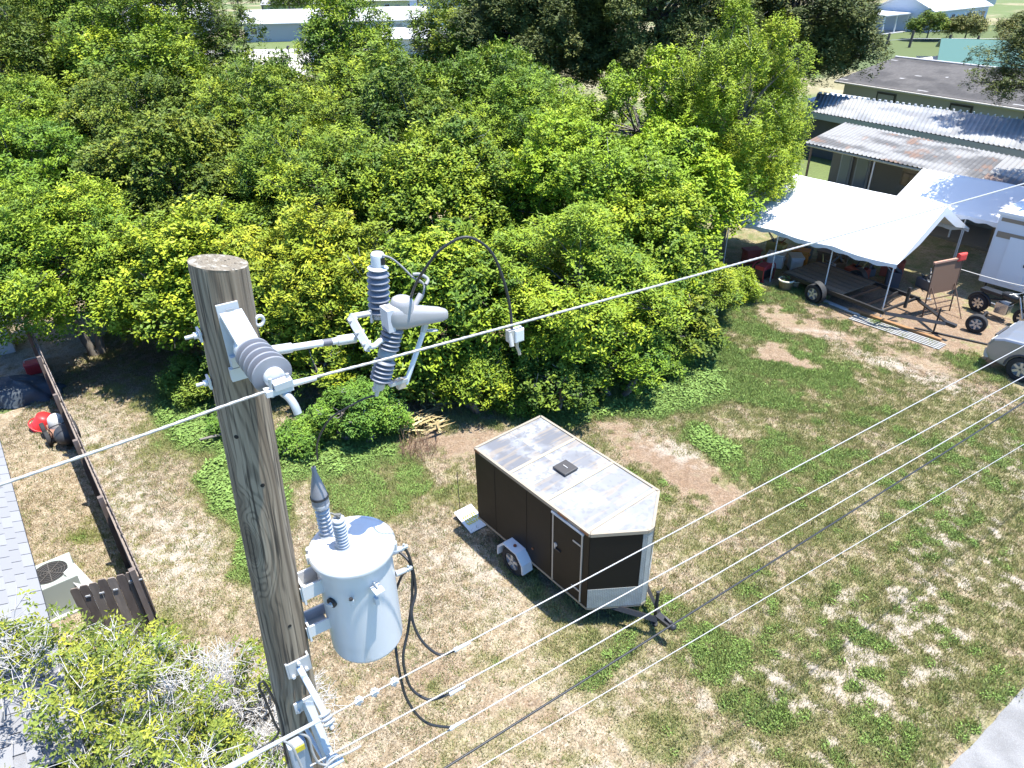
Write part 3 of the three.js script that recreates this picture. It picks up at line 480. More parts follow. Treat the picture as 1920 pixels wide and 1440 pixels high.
// fused cutout
{
  const b = 0.115, C0 = F(0.648, b, 8.655), C1 = F(0.757, b, 9.0), ax = C1.clone().sub(C0).normalize(), P = (s) => C0.clone().addScaledVector(ax, s), out = ax.clone().cross(N).normalize(); if (out.dot(U) < 0) out.negate();
  const root = thing('fuse_cutout', 'tilted grey fuse cutout with moulded hood and white fuse tube', 'fuse cutout', C0.toArray());
  const len = C0.distanceTo(C1);
  wpart(root, 'core', lathe([[0, 0], [0.03, 0], [0.03, len], [0, len]], P(0), P(1), 20), polymerDark);
  for (let i = 0; i < 5; i++) wpart(root, 'shed', lathe([[0.03, -0.004], [0.052, -0.012], [0.0545, -0.009], [0.0545, -0.005], [0.034, 0.009], [0.03, 0.009]], P(0.03 + i * 0.024), P(2), 28), polymerDark);
  for (let i = 0; i < 5; i++) wpart(root, 'shed', lathe([[0.03, -0.004], [0.052, -0.012], [0.0545, -0.009], [0.0545, -0.005], [0.034, 0.009], [0.03, 0.009]], P(0.205 + i * 0.024), P(2), 28), polymerDark);
  wpart(root, 'mounting_band', lathe([[0.032, 0], [0.045, 0.004], [0.044, 0.045], [0.032, 0.05]], P(0.142), P(2), 24), mat([0.2, 0.24, 0.28], 0.5));
  // moulded hood: a rounded box that runs out into a long snout
  const Q = (a, bb, h) => F(a, bb, h);
  const secs = [[0.70, 0.045, 0.06, 9.0], [0.735, 0.06, 0.07, 8.995], [0.79, 0.062, 0.072, 8.985], [0.85, 0.052, 0.06, 8.972], [0.92, 0.046, 0.05, 8.955], [1.0, 0.038, 0.04, 8.938], [1.035, 0.026, 0.028, 8.932]], pos = [], idx = [], nn = 20;
  secs.forEach(([a, rb, rh, h], j) => { for (let i = 0; i < nn; i++) { const t = i / nn * 2 * PI, ex = 0.65, c = Math.cos(t), s = Math.sin(t), p = Q(a, b + Math.sign(c) * Math.pow(Math.abs(c), ex) * rb, h + Math.sign(s) * Math.pow(Math.abs(s), ex) * rh * (s < 0 ? 0.8 : 1)); pos.push(p.x, p.y, p.z); if (j < secs.length - 1) { const k = j * nn + i, k2 = j * nn + (i + 1) % nn; idx.push(k, k + nn, k2, k2, k + nn, k2 + nn); } } });
  for (const [j, a] of [[0, 0.694], [secs.length - 1, 1.042]]) { const c = Q(a, b, secs[j][3]); const ci = pos.length / 3; pos.push(c.x, c.y, c.z); for (let i = 0; i < nn; i++) { const k = j * nn + i, k2 = j * nn + (i + 1) % nn; j ? idx.push(k, ci, k2) : idx.push(k2, ci, k); } }
  const hg = new THREE.BufferGeometry(); hg.setAttribute('position', new THREE.Float32BufferAttribute(pos, 3)); hg.setIndex(idx); hg.computeVertexNormals(); hg.setAttribute('uv', new THREE.BufferAttribute(new Float32Array(pos.length / 3 * 2), 2));
  const hood = wpart(root, 'hood', hg, hoodGrey); hood.material.side = THREE.DoubleSide;
  wpart(root, 'hood_dome', lathe([[0.06, 0], [0.058, 0.04], [0.05, 0.062], [0.04, 0.068], [0, 0.07]], Q(0.79, b, 9.02), Q(0.795, b, 10), 24), hoodGrey, root);
  wpart(root, 'hood_horn', tube([Q(0.845, b - 0.01, 9.0), Q(0.88, b - 0.02, 9.035), Q(0.91, b - 0.03, 9.065)], 0.014, 8, 10), hoodGrey, root);
  wpart(root, 'hood_plate', bx(0.035, 0.115, 0.085, 0, 0, 0, 0, 33.4 * D).translate(...Q(0.708, b + 0.005, 9.0).toArray()), mat([0.48, 0.48, 0.5], 0.6));
  // fuse tube
  const t0 = Q(0.795, b, 8.6), t1 = Q(0.905, b, 8.87);
  wpart(root, 'fuse_tube', rod(t0, t1, 0.0135, 0.0135, 14), mat([0.6, 0.62, 0.65], 0.5));
  wpart(root, 'fuse_cap', rod(t1, t1.clone().addScaledVector(ax, 0.05), 0.017, 0.017, 14), galv);
  wpart(root, 'pull_ring', new THREE.TorusGeometry(0.028, 0.005, 8, 20).rotateX(1.25).translate(...Q(0.95, b + 0.005, 8.865).toArray()), galvLight);
  wpart(root, 'hinge_bar', [bx(0.1, 0.018, 0.03, 0, 0, 0, 0, 33.4 * D).translate(...Q(0.75, b, 8.625).toArray())], galv);
  wpart(root, 'lower_hinge', [bx(0.045, 0.05, 0.03, 0, 0, 0, 0, 33.4 * D).translate(...Q(0.765, b, 8.61).toArray()), tube([Q(0.72, b, 8.64), Q(0.75, b + 0.02, 8.655), Q(0.785, b, 8.63)], 0.006, 10, 6)], mat([0.42, 0.36, 0.3], 0.5, { metalness: 0.3 }));
  wpart(root, 'foot_clamp', [rod(P(-0.035), P(0.0), 0.026, 0.03, 16), bx(0.06, 0.02, 0.02, 0, 0, 0, 0, 0.6).translate(...P(-0.03).toArray()), rod(P(-0.075), P(-0.03), 0.01, 0.012, 8)], galv);
}
// jumper wires
single('jumper_wire', 'thin grey jumper wire from the arrester cap to the cutout hood', 'wire', [tube([F(0.765, -0.035, 9.265), F(0.8, -0.02, 9.25), F(0.85, 0.0, 9.2), F(0.9, 0.03, 9.135), F(0.93, 0.06, 9.11)], 0.005, 24, 6), tube([F(0.905, 0.05, 9.14), F(0.935, 0.07, 9.105), F(0.915, 0.09, 9.05), F(0.875, 0.1, 9.03)], 0.0055, 16, 6), tube([F(0.89, 0.04, 9.16), F(0.925, 0.05, 9.155), F(0.955, 0.08, 9.13), F(0.93, 0.1, 9.115)], 0.009, 12, 6)], mat([0.22, 0.22, 0.22], 0.6));
single('jumper_cable', 'black jumper cable arching from the cutout to the top wire', 'cable', tube([F(0.84, 0.1, 9.05), F(0.815, 0.22, 9.19), F(0.83, 0.29, 9.285), F(0.885, 0.34, 9.38), F(0.99, 0.385, 9.428), F(1.09, 0.42, 9.36), F(1.155, 0.45, 9.21), F(1.19, 0.475, 9.04), F(1.19, 0.495, 8.935)], 0.0068, 60, 8), blackRubber);
single('transformer_lead', 'thin black lead from the cutout foot down to the transformer bushing', 'cable', tube([F(0.64, 0.112, 8.585), F(0.57, 0.09, 8.575), F(0.48, 0.06, 8.535), F(0.42, 0.0, 8.47), F(0.375, -0.05, 8.37), F(0.352, -0.09, 8.26), F(0.351, -0.105, 8.16)], 0.005, 50, 7), blackRubber);
{
  const p = F(1.2, 0.5, 8.93), root = thing('hot_line_clamp', 'white hot line clamp hanging on the top wire where the black jumper ends', 'clamp', p.toArray());
  wpart(root, 'body', bev(0.055, 0.07, 0.045, 0.008, 0, 0, 0, 0, 33.4 * D).translate(...F(1.22, 0.5, 8.918).toArray()), whitePaint);
  wpart(root, 'jaw', [bx(0.03, 0.06, 0.03, 0, 0, 0, 0, 33.4 * D).translate(...F(1.175, 0.5, 8.925).toArray()), rod(F(1.17, 0.5, 8.95), F(1.17, 0.53, 8.88), 0.012, 0.012, 8)], mat([0.45, 0.42, 0.38], 0.5, { metalness: 0.3 }));
  wpart(root, 'screw', tube([F(1.222, 0.5, 8.885), F(1.222, 0.5, 8.85), F(1.235, 0.5, 8.82), F(1.24, 0.5, 8.8)], 0.008, 8, 8), mat([0.4, 0.36, 0.31], 0.5, { metalness: 0.3 }));
}

// stranded wires
function strand(pts, r, lobes, pitch, seg, n = 10) {
  const c = new THREE.CatmullRomCurve3(pts), L = c.getLength(), pos = [], idx = [], uv = [];
  for (let j = 0; j <= seg; j++) {
    const t = j / seg, p = c.getPoint(t), d = c.getTangent(t), s = V(-d.z, 0, d.x).normalize(), w = d.clone().cross(s).normalize();
    for (let i = 0; i < n; i++) { const a = i / n * 2 * PI, rr = r * (0.9 + 0.13 * Math.cos(lobes * a - t * L / pitch * 2 * PI)); const q = p.clone().addScaledVector(s, Math.cos(a) * rr).addScaledVector(w, Math.sin(a) * rr); pos.push(q.x, q.y, q.z); uv.push(0, 0); if (j < seg) { const k = j * n + i, k2 = j * n + (i + 1) % n; idx.push(k, k + n, k2, k2, k + n, k2 + n); } }
  }
  const g = new THREE.BufferGeometry(); g.setAttribute('position', new THREE.Float32BufferAttribute(pos, 3)); g.setAttribute('uv', new THREE.Float32BufferAttribute(uv, 2)); g.setIndex(idx); g.computeVertexNormals(); return g;
}
const wireAl = mat([0.38, 0.37, 0.355], 0.5, { metalness: 0.25 });
const span = (s0, s1, n, fn) => Array.from({ length: n + 1 }, (_, i) => fn(lerp(s0, s1, i / n)));
single('overhead_wire', 'thick stranded top wire running from the left edge over the insulator to the right', 'wire', [strand(span(-4, 9, 26, (s) => F(0.045 + s, 0.505 , 9.032 - 0.045 * Math.abs(s) + 0.0012 * s * s).setX(-1.255 + U.x * (0.045 + s) + N.x * 0.505)), 0.0068, 2, 0.05, 1500, 9), tube(span(9, 45, 20, (s) => V(-1.255 + U.x * (0.045 + s) + N.x * 0.505, 9.032 - 0.045 * s + 0.0012 * s * s, -2.85 + U.z * (0.045 + s) + N.z * 0.505)), 0.0068, 60, 6), tube(span(-40, -4, 20, (s) => V(-1.255 + U.x * (0.045 + s) + N.x * 0.505, 9.032 + 0.045 * s + 0.0012 * s * s, -2.85 + U.z * (0.045 + s) + N.z * 0.505)), 0.0068, 60, 6)], wireAl, 'overhead wires');
{ const c = V(-1.255, 0, -2.85); const Wp = (a, b, h) => V(c.x + U.x * a + N.x * b, h, c.z + U.z * a + N.z * b); single('wire_sleeve', 'pale sleeve gripping the top wire right beside the insulator clamp', 'sleeve', rod(Wp(0.1, 0.505, 9.03), Wp(0.2, 0.505, 9.024), 0.014, 0.011, 10), alum); }
function lineWire(label, p, q, r, m, back, drop = 0, stranded = true) { // from the pole end p through q and on, both world points
  const d = q.clone().sub(p), L = d.length(); d.divideScalar(L);
  const pts = span(-back, 42, 30, (s) => p.clone().addScaledVector(d, s).add(V(0, s > 0 ? 0.0006 * s * s * 0.6 - drop : 0, 0)));
  return single('overhead_wire', label, 'wire', stranded ? [strand(span(-back, 9, 20, (s) => p.clone().addScaledVector(d, s)), r, 3, 0.06, 500, 8), tube(span(9, 42, 12, (s) => p.clone().addScaledVector(d, s).add(V(0, 0.0008 * (s - 9) * (s - 9), 0))), r, 40, 6)] : tube(pts, r, 80, 7), m, 'overhead wires');
}
lineWire('upper white service wire, dead ended at the spool below the transformer', V(-1.115, 6.715, -2.567), V(5.938, 6.54, -7.212), 0.0055, wireAl, 3.5);
lineWire('second white service wire from the top, under the spool wire', V(-1.088, 6.37, -2.585), V(6.271, 5.988, -7.432), 0.006, wireAl, 0.2);
lineWire('third white service wire, lowest of the three close together', V(-1.25, 5.94, -2.49), V(6.492, 5.623, -7.577), 0.006, wireAl, 0.4);
lineWire('black cable running below the three white service wires', V(-1.35, 5.53, -2.42), V(6.598, 5.447, -7.647), 0.009, blackRubber, 3, 0, false);
lineWire('thin pale drop wire, lowest of the wires at the right edge', V(-1.2, 5.42, -2.48), V(7.179, 4.485, -8.03), 0.0045, wireAl, 0.6, 0, false);

// transformer
{
  const ca = 0.462, cb = 0.045, T0 = V(poleX(7.3) + U.x * ca + N.x * cb, 0, -2.85 + U.z * ca + N.z * cb), y0 = 6.815, y1 = 7.6;
  const paintMap = tex(256, 256, (s, t) => { const a = fbm(s * 5, t * 5, 4, 5), b = fbm(s * 3, t * 30, 3, 3), f = 0.96 + 0.06 * (a - 0.5) * 2 - 0.05 * sstep(0.62, 0.8, b); const st = 0.4 * sstep(0.5, 0.75, fbm(s * 26, t * 2.2 + 5, 3, 26)) * sstep(0.35, 0.65, a); return mixc([0.56 * f, 0.56 * f, 0.555 * f], [0.34, 0.31, 0.265], st); });
  const paint = mat([1, 1, 1], 0.4, { map: paintMap, clearcoat: 0.2 });
  const root = thing('transformer', 'pale grey cylindrical pole transformer hung on the right of the pole', 'transformer', [T0.x, y0, T0.z]);
  const at = (ang, r, y) => V(Math.cos(ang) * r, y - y0, Math.sin(ang) * r);
  const camA = Math.atan2(3.06, 0.93 + 0); // direction of the road side
  mesh('tank', new THREE.LatheGeometry([[0, 0.012], [0.2, 0.012], [0.205, 0], [0.215, 0], [0.216, 0.015], [0.222, 0.02], [0.222, 0.74], [0.226, 0.745]].map(([r, y]) => new THREE.Vector2(r, y)), 56), paint, root);
  mesh('lid', new THREE.LatheGeometry([[0.226, 0.742], [0.243, 0.742], [0.247, 0.75], [0.247, 0.775], [0.24, 0.785], [0.225, 0.787], [0.222, 0.783], [0.2, 0.788], [0.1, 0.8], [0, 0.803]].map(([r, y]) => new THREE.Vector2(r, y)), 56), paint, root);
  mesh('lid_band', new THREE.LatheGeometry([[0.2475, 0.748], [0.2515, 0.752], [0.2515, 0.772], [0.2475, 0.776]].map(([r, y]) => new THREE.Vector2(r, y)), 56), paint, root);
  const bush = (a, b, n, r0, step, top) => { const g = V(U.x * (a - ca) + N.x * (b - cb), 0.79, U.z * (a - ca) + N.z * (b - cb)); return { P: (s) => g.clone().add(V(0, s, 0)), n, r0, step }; };
  // tall bushing with conical wildlife guard
  { const k = bush(0.372, -0.1, 7, 0.042, 0.031), P = k.P; const body = mesh('bushing', lathe([[0.046, -0.01], [0.046, 0.015], [0.03, 0.02], [0.027, 0.27], [0, 0.27]], P(0), P(1), 24), porcelain, root);
    for (let i = 0; i < 7; i++) mesh('shed', lathe([[0.028, -0.006], [0.04, -0.008], [0.0425, -0.003], [0.04, 0.002], [0.028, 0.012]], P(0.04 + i * 0.03), P(2), 28), porcelain, body);
    const gd = mesh('guard', lathe([[0.045, 0.235], [0.049, 0.25], [0.049, 0.285], [0.042, 0.335], [0.024, 0.42], [0.014, 0.46], [0.013, 0.5], [0.008, 0.502]], P(0), P(1), 28), polymer, root);
    mesh('guard_ring', lathe([[0.0485, 0.284], [0.0525, 0.288], [0.0525, 0.298], [0.0485, 0.302]], P(0), P(1), 28), blackRubber, gd);
    mesh('skirt', lathe([[0.03, 0.225], [0.044, 0.215], [0.05, 0.232], [0.05, 0.25], [0.045, 0.255]], P(0), P(1), 28), porcelain, root); }
  { const k = bush(0.412, 0.055, 8, 0.04, 0.025), P = k.P; const body = mesh('bushing', lathe([[0.05, -0.01], [0.05, 0.012], [0.03, 0.016], [0.028, 0.2], [0.034, 0.205], [0.034, 0.22], [0, 0.222]], P(0), P(1), 24), porcelain, root);
    for (let i = 0; i < 8; i++) mesh('shed', lathe([[0.028, -0.006], [0.037, -0.007], [0.0395, -0.002], [0.037, 0.003], [0.028, 0.01]], P(0.028 + i * 0.0225), P(2), 28), porcelain, body);
    mesh('terminal', [rod(P(0.22), P(0.25), 0.011, 0.011, 8), bx(0.035, 0.012, 0.018).translate(...P(0.245).toArray()), rod(P(0.24).add(V(0.012, 0, 0.01)), P(0.24).add(V(-0.04, 0.012, -0.01)), 0.006, 0.006, 8)], mat([0.16, 0.16, 0.15], 0.5, { metalness: 0.4 }), root); }
  // front fittings: gauge, pressure valve, hanging tab
  const fa = Math.atan2(0.957, 0.29), R = 0.222;
  { const a = fa + 0.80, p = at(a, R, 7.335), d = V(Math.cos(a), 0, Math.sin(a)); mesh('switch_dial', disc(0.032, p, d, 24, 0.014), blackRubber, root); mesh('switch_handle', [rod(p.clone().addScaledVector(d, 0.014), p.clone().addScaledVector(d, 0.03), 0.01, 0.01, 8), bx(0.05, 0.012, 0.008, 0, 0, 0, 0, -a + PI / 2, 0.3).translate(...p.clone().addScaledVector(d, 0.03).toArray())], galvLight, root); }
  { const a = fa + 0.22, p = at(a, R, 7.39), d = V(Math.cos(a), 0, Math.sin(a)); mesh('relief_valve', [rod(p.clone(), p.clone().addScaledVector(d, 0.035), 0.011, 0.011, 10), rod(p.clone().addScaledVector(d, 0.028).add(V(0, -0.02, 0)), p.clone().addScaledVector(d, 0.028).add(V(0, 0.02, 0)), 0.008, 0.008, 8)], galvLight, root); mesh('valve_cap', disc(0.0125, p.clone().addScaledVector(d, 0.028).add(V(0, 0.02, 0)), UP, 10, 0.008), blackRubber, root); }
  { const a = fa - 0.38, p = at(a, R, 7.44), d = V(Math.cos(a), 0, Math.sin(a)); mesh('tab', [bx(0.058, 0.012, 0.075, 0, 0, 0.012).applyMatrix4(new THREE.Matrix4().makeRotationY(-a + PI / 2)).translate(...p.clone().addScaledVector(d, 0.03).toArray()), bx(0.006, 0.06, 0.06).applyMatrix4(new THREE.Matrix4().makeRotationY(-a + PI / 2)).translate(...p.clone().addScaledVector(d, 0.02).toArray())], paint, root); }
  { const a = fa - 0.36, p = at(a, R, 7.33), d = V(Math.cos(a), 0, Math.sin(a)); mesh('lift_lug', bx(0.02, 0.05, 0.03).applyMatrix4(new THREE.Matrix4().makeRotationY(-a + PI / 2)).translate(...p.clone().addScaledVector(d, 0.015).toArray()), paint, root); }
  // lid clips
  for (const a of [fa + 1.5, fa + 1.75, fa - 1.3]) { const p = at(a, 0.25, 7.57); mesh('lid_clip', bx(0.03, 0.05, 0.02).applyMatrix4(new THREE.Matrix4().makeRotationY(-a + PI / 2)).translate(p.x, p.y, p.z), galvLight, root); }
  // brackets to the pole
  const lw = (a, b, h) => F(a, b, h).sub(root.position);
  for (const [h, hh] of [[7.42, 0.1], [7.1, 0.085]]) mesh('pole_bracket', [bx(0.16, hh, 0.012, 0, 0, 0, 0, 33.4 * D).translate(...lw(0.19, 0.075, h).toArray()), bx(0.16, hh, 0.012, 0, 0, 0, 0, 33.4 * D).translate(...lw(0.19, -0.05, h).toArray()), bx(0.14, 0.012, 0.125, 0, 0, 0, 0, 33.4 * D).translate(...lw(0.185, 0.012, h - hh / 2).toArray()), bx(0.012, hh + 0.05, 0.16, 0, 0, 0, 0, 33.4 * D).translate(...lw(0.125, 0.01, h).toArray())], paint, root);
  // low voltage lugs on the right side
  for (const [i, b, h] of [[0, 0.06, 7.42], [1, -0.02, 7.33], [2, 0.11, 7.28]]) { const p = lw(0.68, b, h), q = lw(0.745, b, h - 0.005); const st = mesh('outlet_bushing', rod(p, q, 0.02, 0.017, 14), porcelain, root); mesh('lug', [bev(0.05, 0.022, 0.022, 0.004, 0, 0, 0, 0, 33.4 * D).translate(...lw(0.765, b, h - 0.008).toArray()), rod(lw(0.765, b, h + 0.02), lw(0.765, b, h - 0.03), 0.007, 0.007, 6)], mat([0.4, 0.44, 0.46], 0.45, { metalness: 0.4 }), st); }
}
// secondary cables from the transformer to the service wires
const bundle = (pts, r) => tube(pts, r, 60, 8);
single('secondary_cable', 'black twisted cable from the transformer to the upper service wire', 'cable', [bundle([F(0.765, 0.06, 7.42), F(0.79, 0.075, 7.34), F(0.8, 0.13, 7.07), F(0.74, 0.184, 6.96), F(0.76, 0.27, 6.784), F(0.85, 0.354, 6.664), F(0.94, 0.393, 6.683)], 0.0095)], blackRubber, 'secondary cables');
single('secondary_cable', 'black cable looping from the transformer to the second service wire', 'cable', [bundle([F(0.765, -0.02, 7.32), F(0.797, 0.072, 7.27), F(0.785, 0.11, 7.05), F(0.718, 0.169, 6.81), F(0.65, 0.224, 6.66), F(0.645, 0.27, 6.5), F(0.673, 0.304, 6.384), F(0.752, 0.376, 6.311), F(0.9, 0.407, 6.293)], 0.0095)], blackRubber, 'secondary cables');
single('secondary_cable', 'black cable hanging behind the tank to the third service wire', 'cable', [bundle([F(0.765, 0.11, 7.27), F(0.76, 0.0, 7.1), F(0.7, -0.02, 6.85), F(0.645, 0.12, 6.68), F(0.622, 0.22, 6.493), F(0.639, 0.287, 6.281), F(0.734, 0.364, 6.061), F(0.9, 0.419, 5.93)], 0.0095)], blackRubber, 'secondary cables');
for (const [a, b, h, which] of [[0.99, 0.3935, 6.688, 'upper'], [0.945, 0.407, 6.294, 'second'], [0.94, 0.419, 5.931, 'third']]) { const p = F(a - 0.06, b, h + 0.001), q = F(a + 0.06, b, h - 0.003); single('wire_connector', `pale crimped connector joining a black cable to the ${which} service wire`, 'connector', [rod(p, q, 0.0135, 0.0115, 10), rod(p, p.clone().addScaledVector(U, 0.03), 0.016, 0.016, 10)], alum, 'cable connectors'); }

// spool bracket on the lower pole
{
  const root = thing('spool_bracket', 'galvanised stand-off bracket with stacked spool insulators below the transformer', 'bracket', F(0.02, 0.13, 6.93).toArray());
  wpart(root, 'plate', [bx(0.12, 0.12, 0.012, 0, 0, 0, 0, 33.4 * D).translate(...F(0.02, 0.135, 6.93).toArray()), bx(0.012, 0.12, 0.04, 0, 0, 0, 0, 33.4 * D).translate(...F(-0.045, 0.118, 6.93).toArray()), bx(0.012, 0.12, 0.04, 0, 0, 0, 0, 33.4 * D).translate(...F(0.085, 0.118, 6.93).toArray())], galv);
  for (const [a, h] of [[-0.02, 6.885], [0.06, 6.9], [0.02, 6.975]]) wpart(root, 'bolt', rod(F(a, 0.14, h), F(a, 0.16, h), 0.011, 0.011, 6), galvLight);
  const p = F(0.02, 0.14, 6.935), q = F(0.068, 0.375, 6.735);
  wpart(root, 'tube_arm', rod(p, q, 0.0185, 0.0185, 14), mat([0.62, 0.63, 0.68], 0.5));
  const q1 = F(0.07, 0.384, 6.725), dir = q.clone().sub(p).normalize();
  for (let i = 0; i < 3; i++) wpart(root, 'spool', lathe([[0, 0], [0.03, 0], [0.038, 0.006], [0.038, 0.014], [0.028, 0.018], [0.026, 0.024], [0, 0.024]], q1.clone().addScaledVector(dir, -0.02 + i * 0.027), q1.clone().addScaledVector(dir, 2), 22), i % 2 ? porcelain : galvLight);
  wpart(root, 'end_nut', rod(q1.clone().addScaledVector(dir, 0.06), q1.clone().addScaledVector(dir, 0.085), 0.014, 0.014, 6), galv);
}
{
  const root = thing('channel_bracket', 'shaded steel channel bracket with clevis under the spool bracket', 'bracket', F(0.03, 0.13, 6.55).toArray());
  const p = F(0.04, 0.135, 6.6), q = F(0.06, 0.39, 6.33), L = p.distanceTo(q);
  const web = bx(0.055, L, 0.008).translate(0, L / 2, 0), f1 = bx(0.006, L, 0.03).translate(0.0275, L / 2, 0.012), f2 = bx(0.006, L, 0.03).translate(-0.0275, L / 2, 0.012);
  wpart(root, 'channel', [along(join([web, f1, f2]), p, q)], galv);
  wpart(root, 'plate', bx(0.15, 0.09, 0.012, 0, 0, 0, 0, 33.4 * D).translate(...F(0.03, 0.134, 6.58).toArray()), galvLight);
  for (const a of [-0.025, 0.085]) wpart(root, 'bolt', rod(F(a, 0.138, 6.56), F(a, 0.158, 6.56), 0.011, 0.011, 6), galv);
  wpart(root, 'brace', rod(F(-0.005, 0.135, 6.38), F(0.03, 0.39, 6.28), 0.012, 0.012, 8), galvLight);
  wpart(root, 'clevis', [new THREE.TorusGeometry(0.035, 0.01, 8, 18).rotateY(0.6).translate(...F(0.07, 0.4, 6.31).toArray()), rod(F(0.03, 0.41, 6.28), F(0.13, 0.41, 6.28), 0.02, 0.02, 12), rod(F(0.05, 0.38, 6.34), F(0.1, 0.4, 6.3), 0.018, 0.018, 10)], alum);
}
// wire grips, split bolts, tag and loops near the spool
single('wire_grip', 'white preformed grip on the spool wire left of the pole', 'wire grip', [rod(F(-0.33, 0.39, 6.735), F(0.03, 0.392, 6.727), 0.0125, 0.0115, 10), rod(F(-1.6, 0.39, 6.775), F(-0.33, 0.39, 6.735), 0.02, 0.0175, 10)], alum);
for (const [a, l] of [[0.274, 'nearest the spool'], [0.377, 'middle of the three'], [0.508, 'farthest from the spool']]) { const p = F(a, 0.392, 6.709 - 0.02 * a); const r = thing('split_bolt', `bright split bolt connector on the upper service wire, ${l}`, 'connector', p.toArray(), 33.4 * D); mesh('body', bev(0.05, 0.028, 0.028, 0.006), alum, r); mesh('bolt', rod(V(0, -0.035, 0), V(0, 0.035, 0), 0.01, 0.01, 6), galv, r); mesh('washer', bx(0.03, 0.006, 0.036, 0, 0.02, 0), galvLight, r); }
single('tie_wire', 'white looped tail wires dropping from the spool wire in front of the pole', 'wire', [tube([F(-0.1, 0.392, 6.72), F(-0.05, 0.398, 6.64), F(-0.04, 0.4, 6.49), F(-0.01, 0.405, 6.35), F(0.06, 0.41, 6.27)], 0.0075, 30, 7), tube([F(-0.19, 0.4, 6.74), F(-0.15, 0.41, 6.66), F(-0.134, 0.417, 6.56), F(-0.115, 0.425, 6.4)], 0.0075, 30, 7), tube([F(0.0, 0.41, 6.28), F(0.08, 0.42, 6.34), F(0.17, 0.42, 6.32), F(0.25, 0.41, 6.3)], 0.008, 24, 7)], wireAl);
single('cable_loop', 'black cable loop sticking out on the left of the pole', 'cable', tube([F(-0.135, 0.061, 6.0), F(-0.135, 0.061, 6.18), F(-0.118, 0.053, 6.419), F(-0.135, 0.045, 6.628), F(-0.18, 0.038, 6.845), F(-0.2, 0.038, 6.83), F(-0.185, 0.044, 6.683), F(-0.16, 0.052, 6.431), F(-0.15, 0.055, 6.34), F(-0.2, 0.057, 6.291), F(-0.27, 0.057, 6.285), F(-0.7, 0.1, 6.2)], 0.0075, 90, 7), blackRubber);
single('cable_box', 'small grey terminal box on the pole at the bottom edge', 'box', bev(0.11, 0.4, 0.07, 0.01, 0, 0, 0, 0, 33.4 * D).translate(...F(-0.07, 0.17, 6.12).toArray()), mat([0.3, 0.33, 0.37], 0.6));
single('pole_tag', 'small yellow tag nailed to the pole at the bottom edge', 'tag', bev(0.06, 0.05, 0.006, 0.002, 0, 0, 0, 0, 33.4 * D).translate(...F(-0.07, 0.212, 6.3).toArray()), mat([0.5, 0.42, 0.03], 0.6));

// ---------------------------------------------------------------- black cargo trailer on the lot
console.log('lot objects');
const blackSteel = mat([0.02, 0.02, 0.022], 0.5), tyreMat = mat([0.022, 0.022, 0.023], 0.85), rimMat = mat([0.5, 0.5, 0.5], 0.4, { metalness: 0.5 }), whiteMetal = mat([0.55, 0.55, 0.53], 0.5);
function wheel(parent, x, y, z, r, w, spokes, axis = 'x', rim = rimMat) { // wheel with its axle along local x
  const tg = new THREE.LatheGeometry([[r * 0.62, -w / 2], [r * 0.93, -w / 2], [r, -w * 0.36], [r, w * 0.36], [r * 0.93, w / 2], [r * 0.62, w / 2]].map(([a, b]) => new THREE.Vector2(a, b)), 28); tg.rotateZ(PI / 2);
  const wl = mesh('wheel', tg.translate(x, y, z), tyreMat, parent);
  const dish = new THREE.LatheGeometry([[0, 0.0], [r * 0.2, 0.01], [r * 0.62, -w * 0.1], [r * 0.63, w * 0.42], [r * 0.58, w * 0.44]].map(([a, b]) => new THREE.Vector2(a, b)), 28); dish.rotateZ(PI / 2);
  mesh('rim', [dish.clone().translate(x, y, z), dish.clone().rotateY(PI).translate(x, y, z), ...[-1, 1].flatMap((s) => Array.from({ length: spokes }, (_, k) => bx(0.03, r * 0.5, r * 0.2, 0, r * 0.33, 0).applyMatrix4(new THREE.Matrix4().makeRotationX(k / spokes * 2 * PI)).translate(x + s * w * 0.36, y, z)))], rim, wl);
  return wl;
}
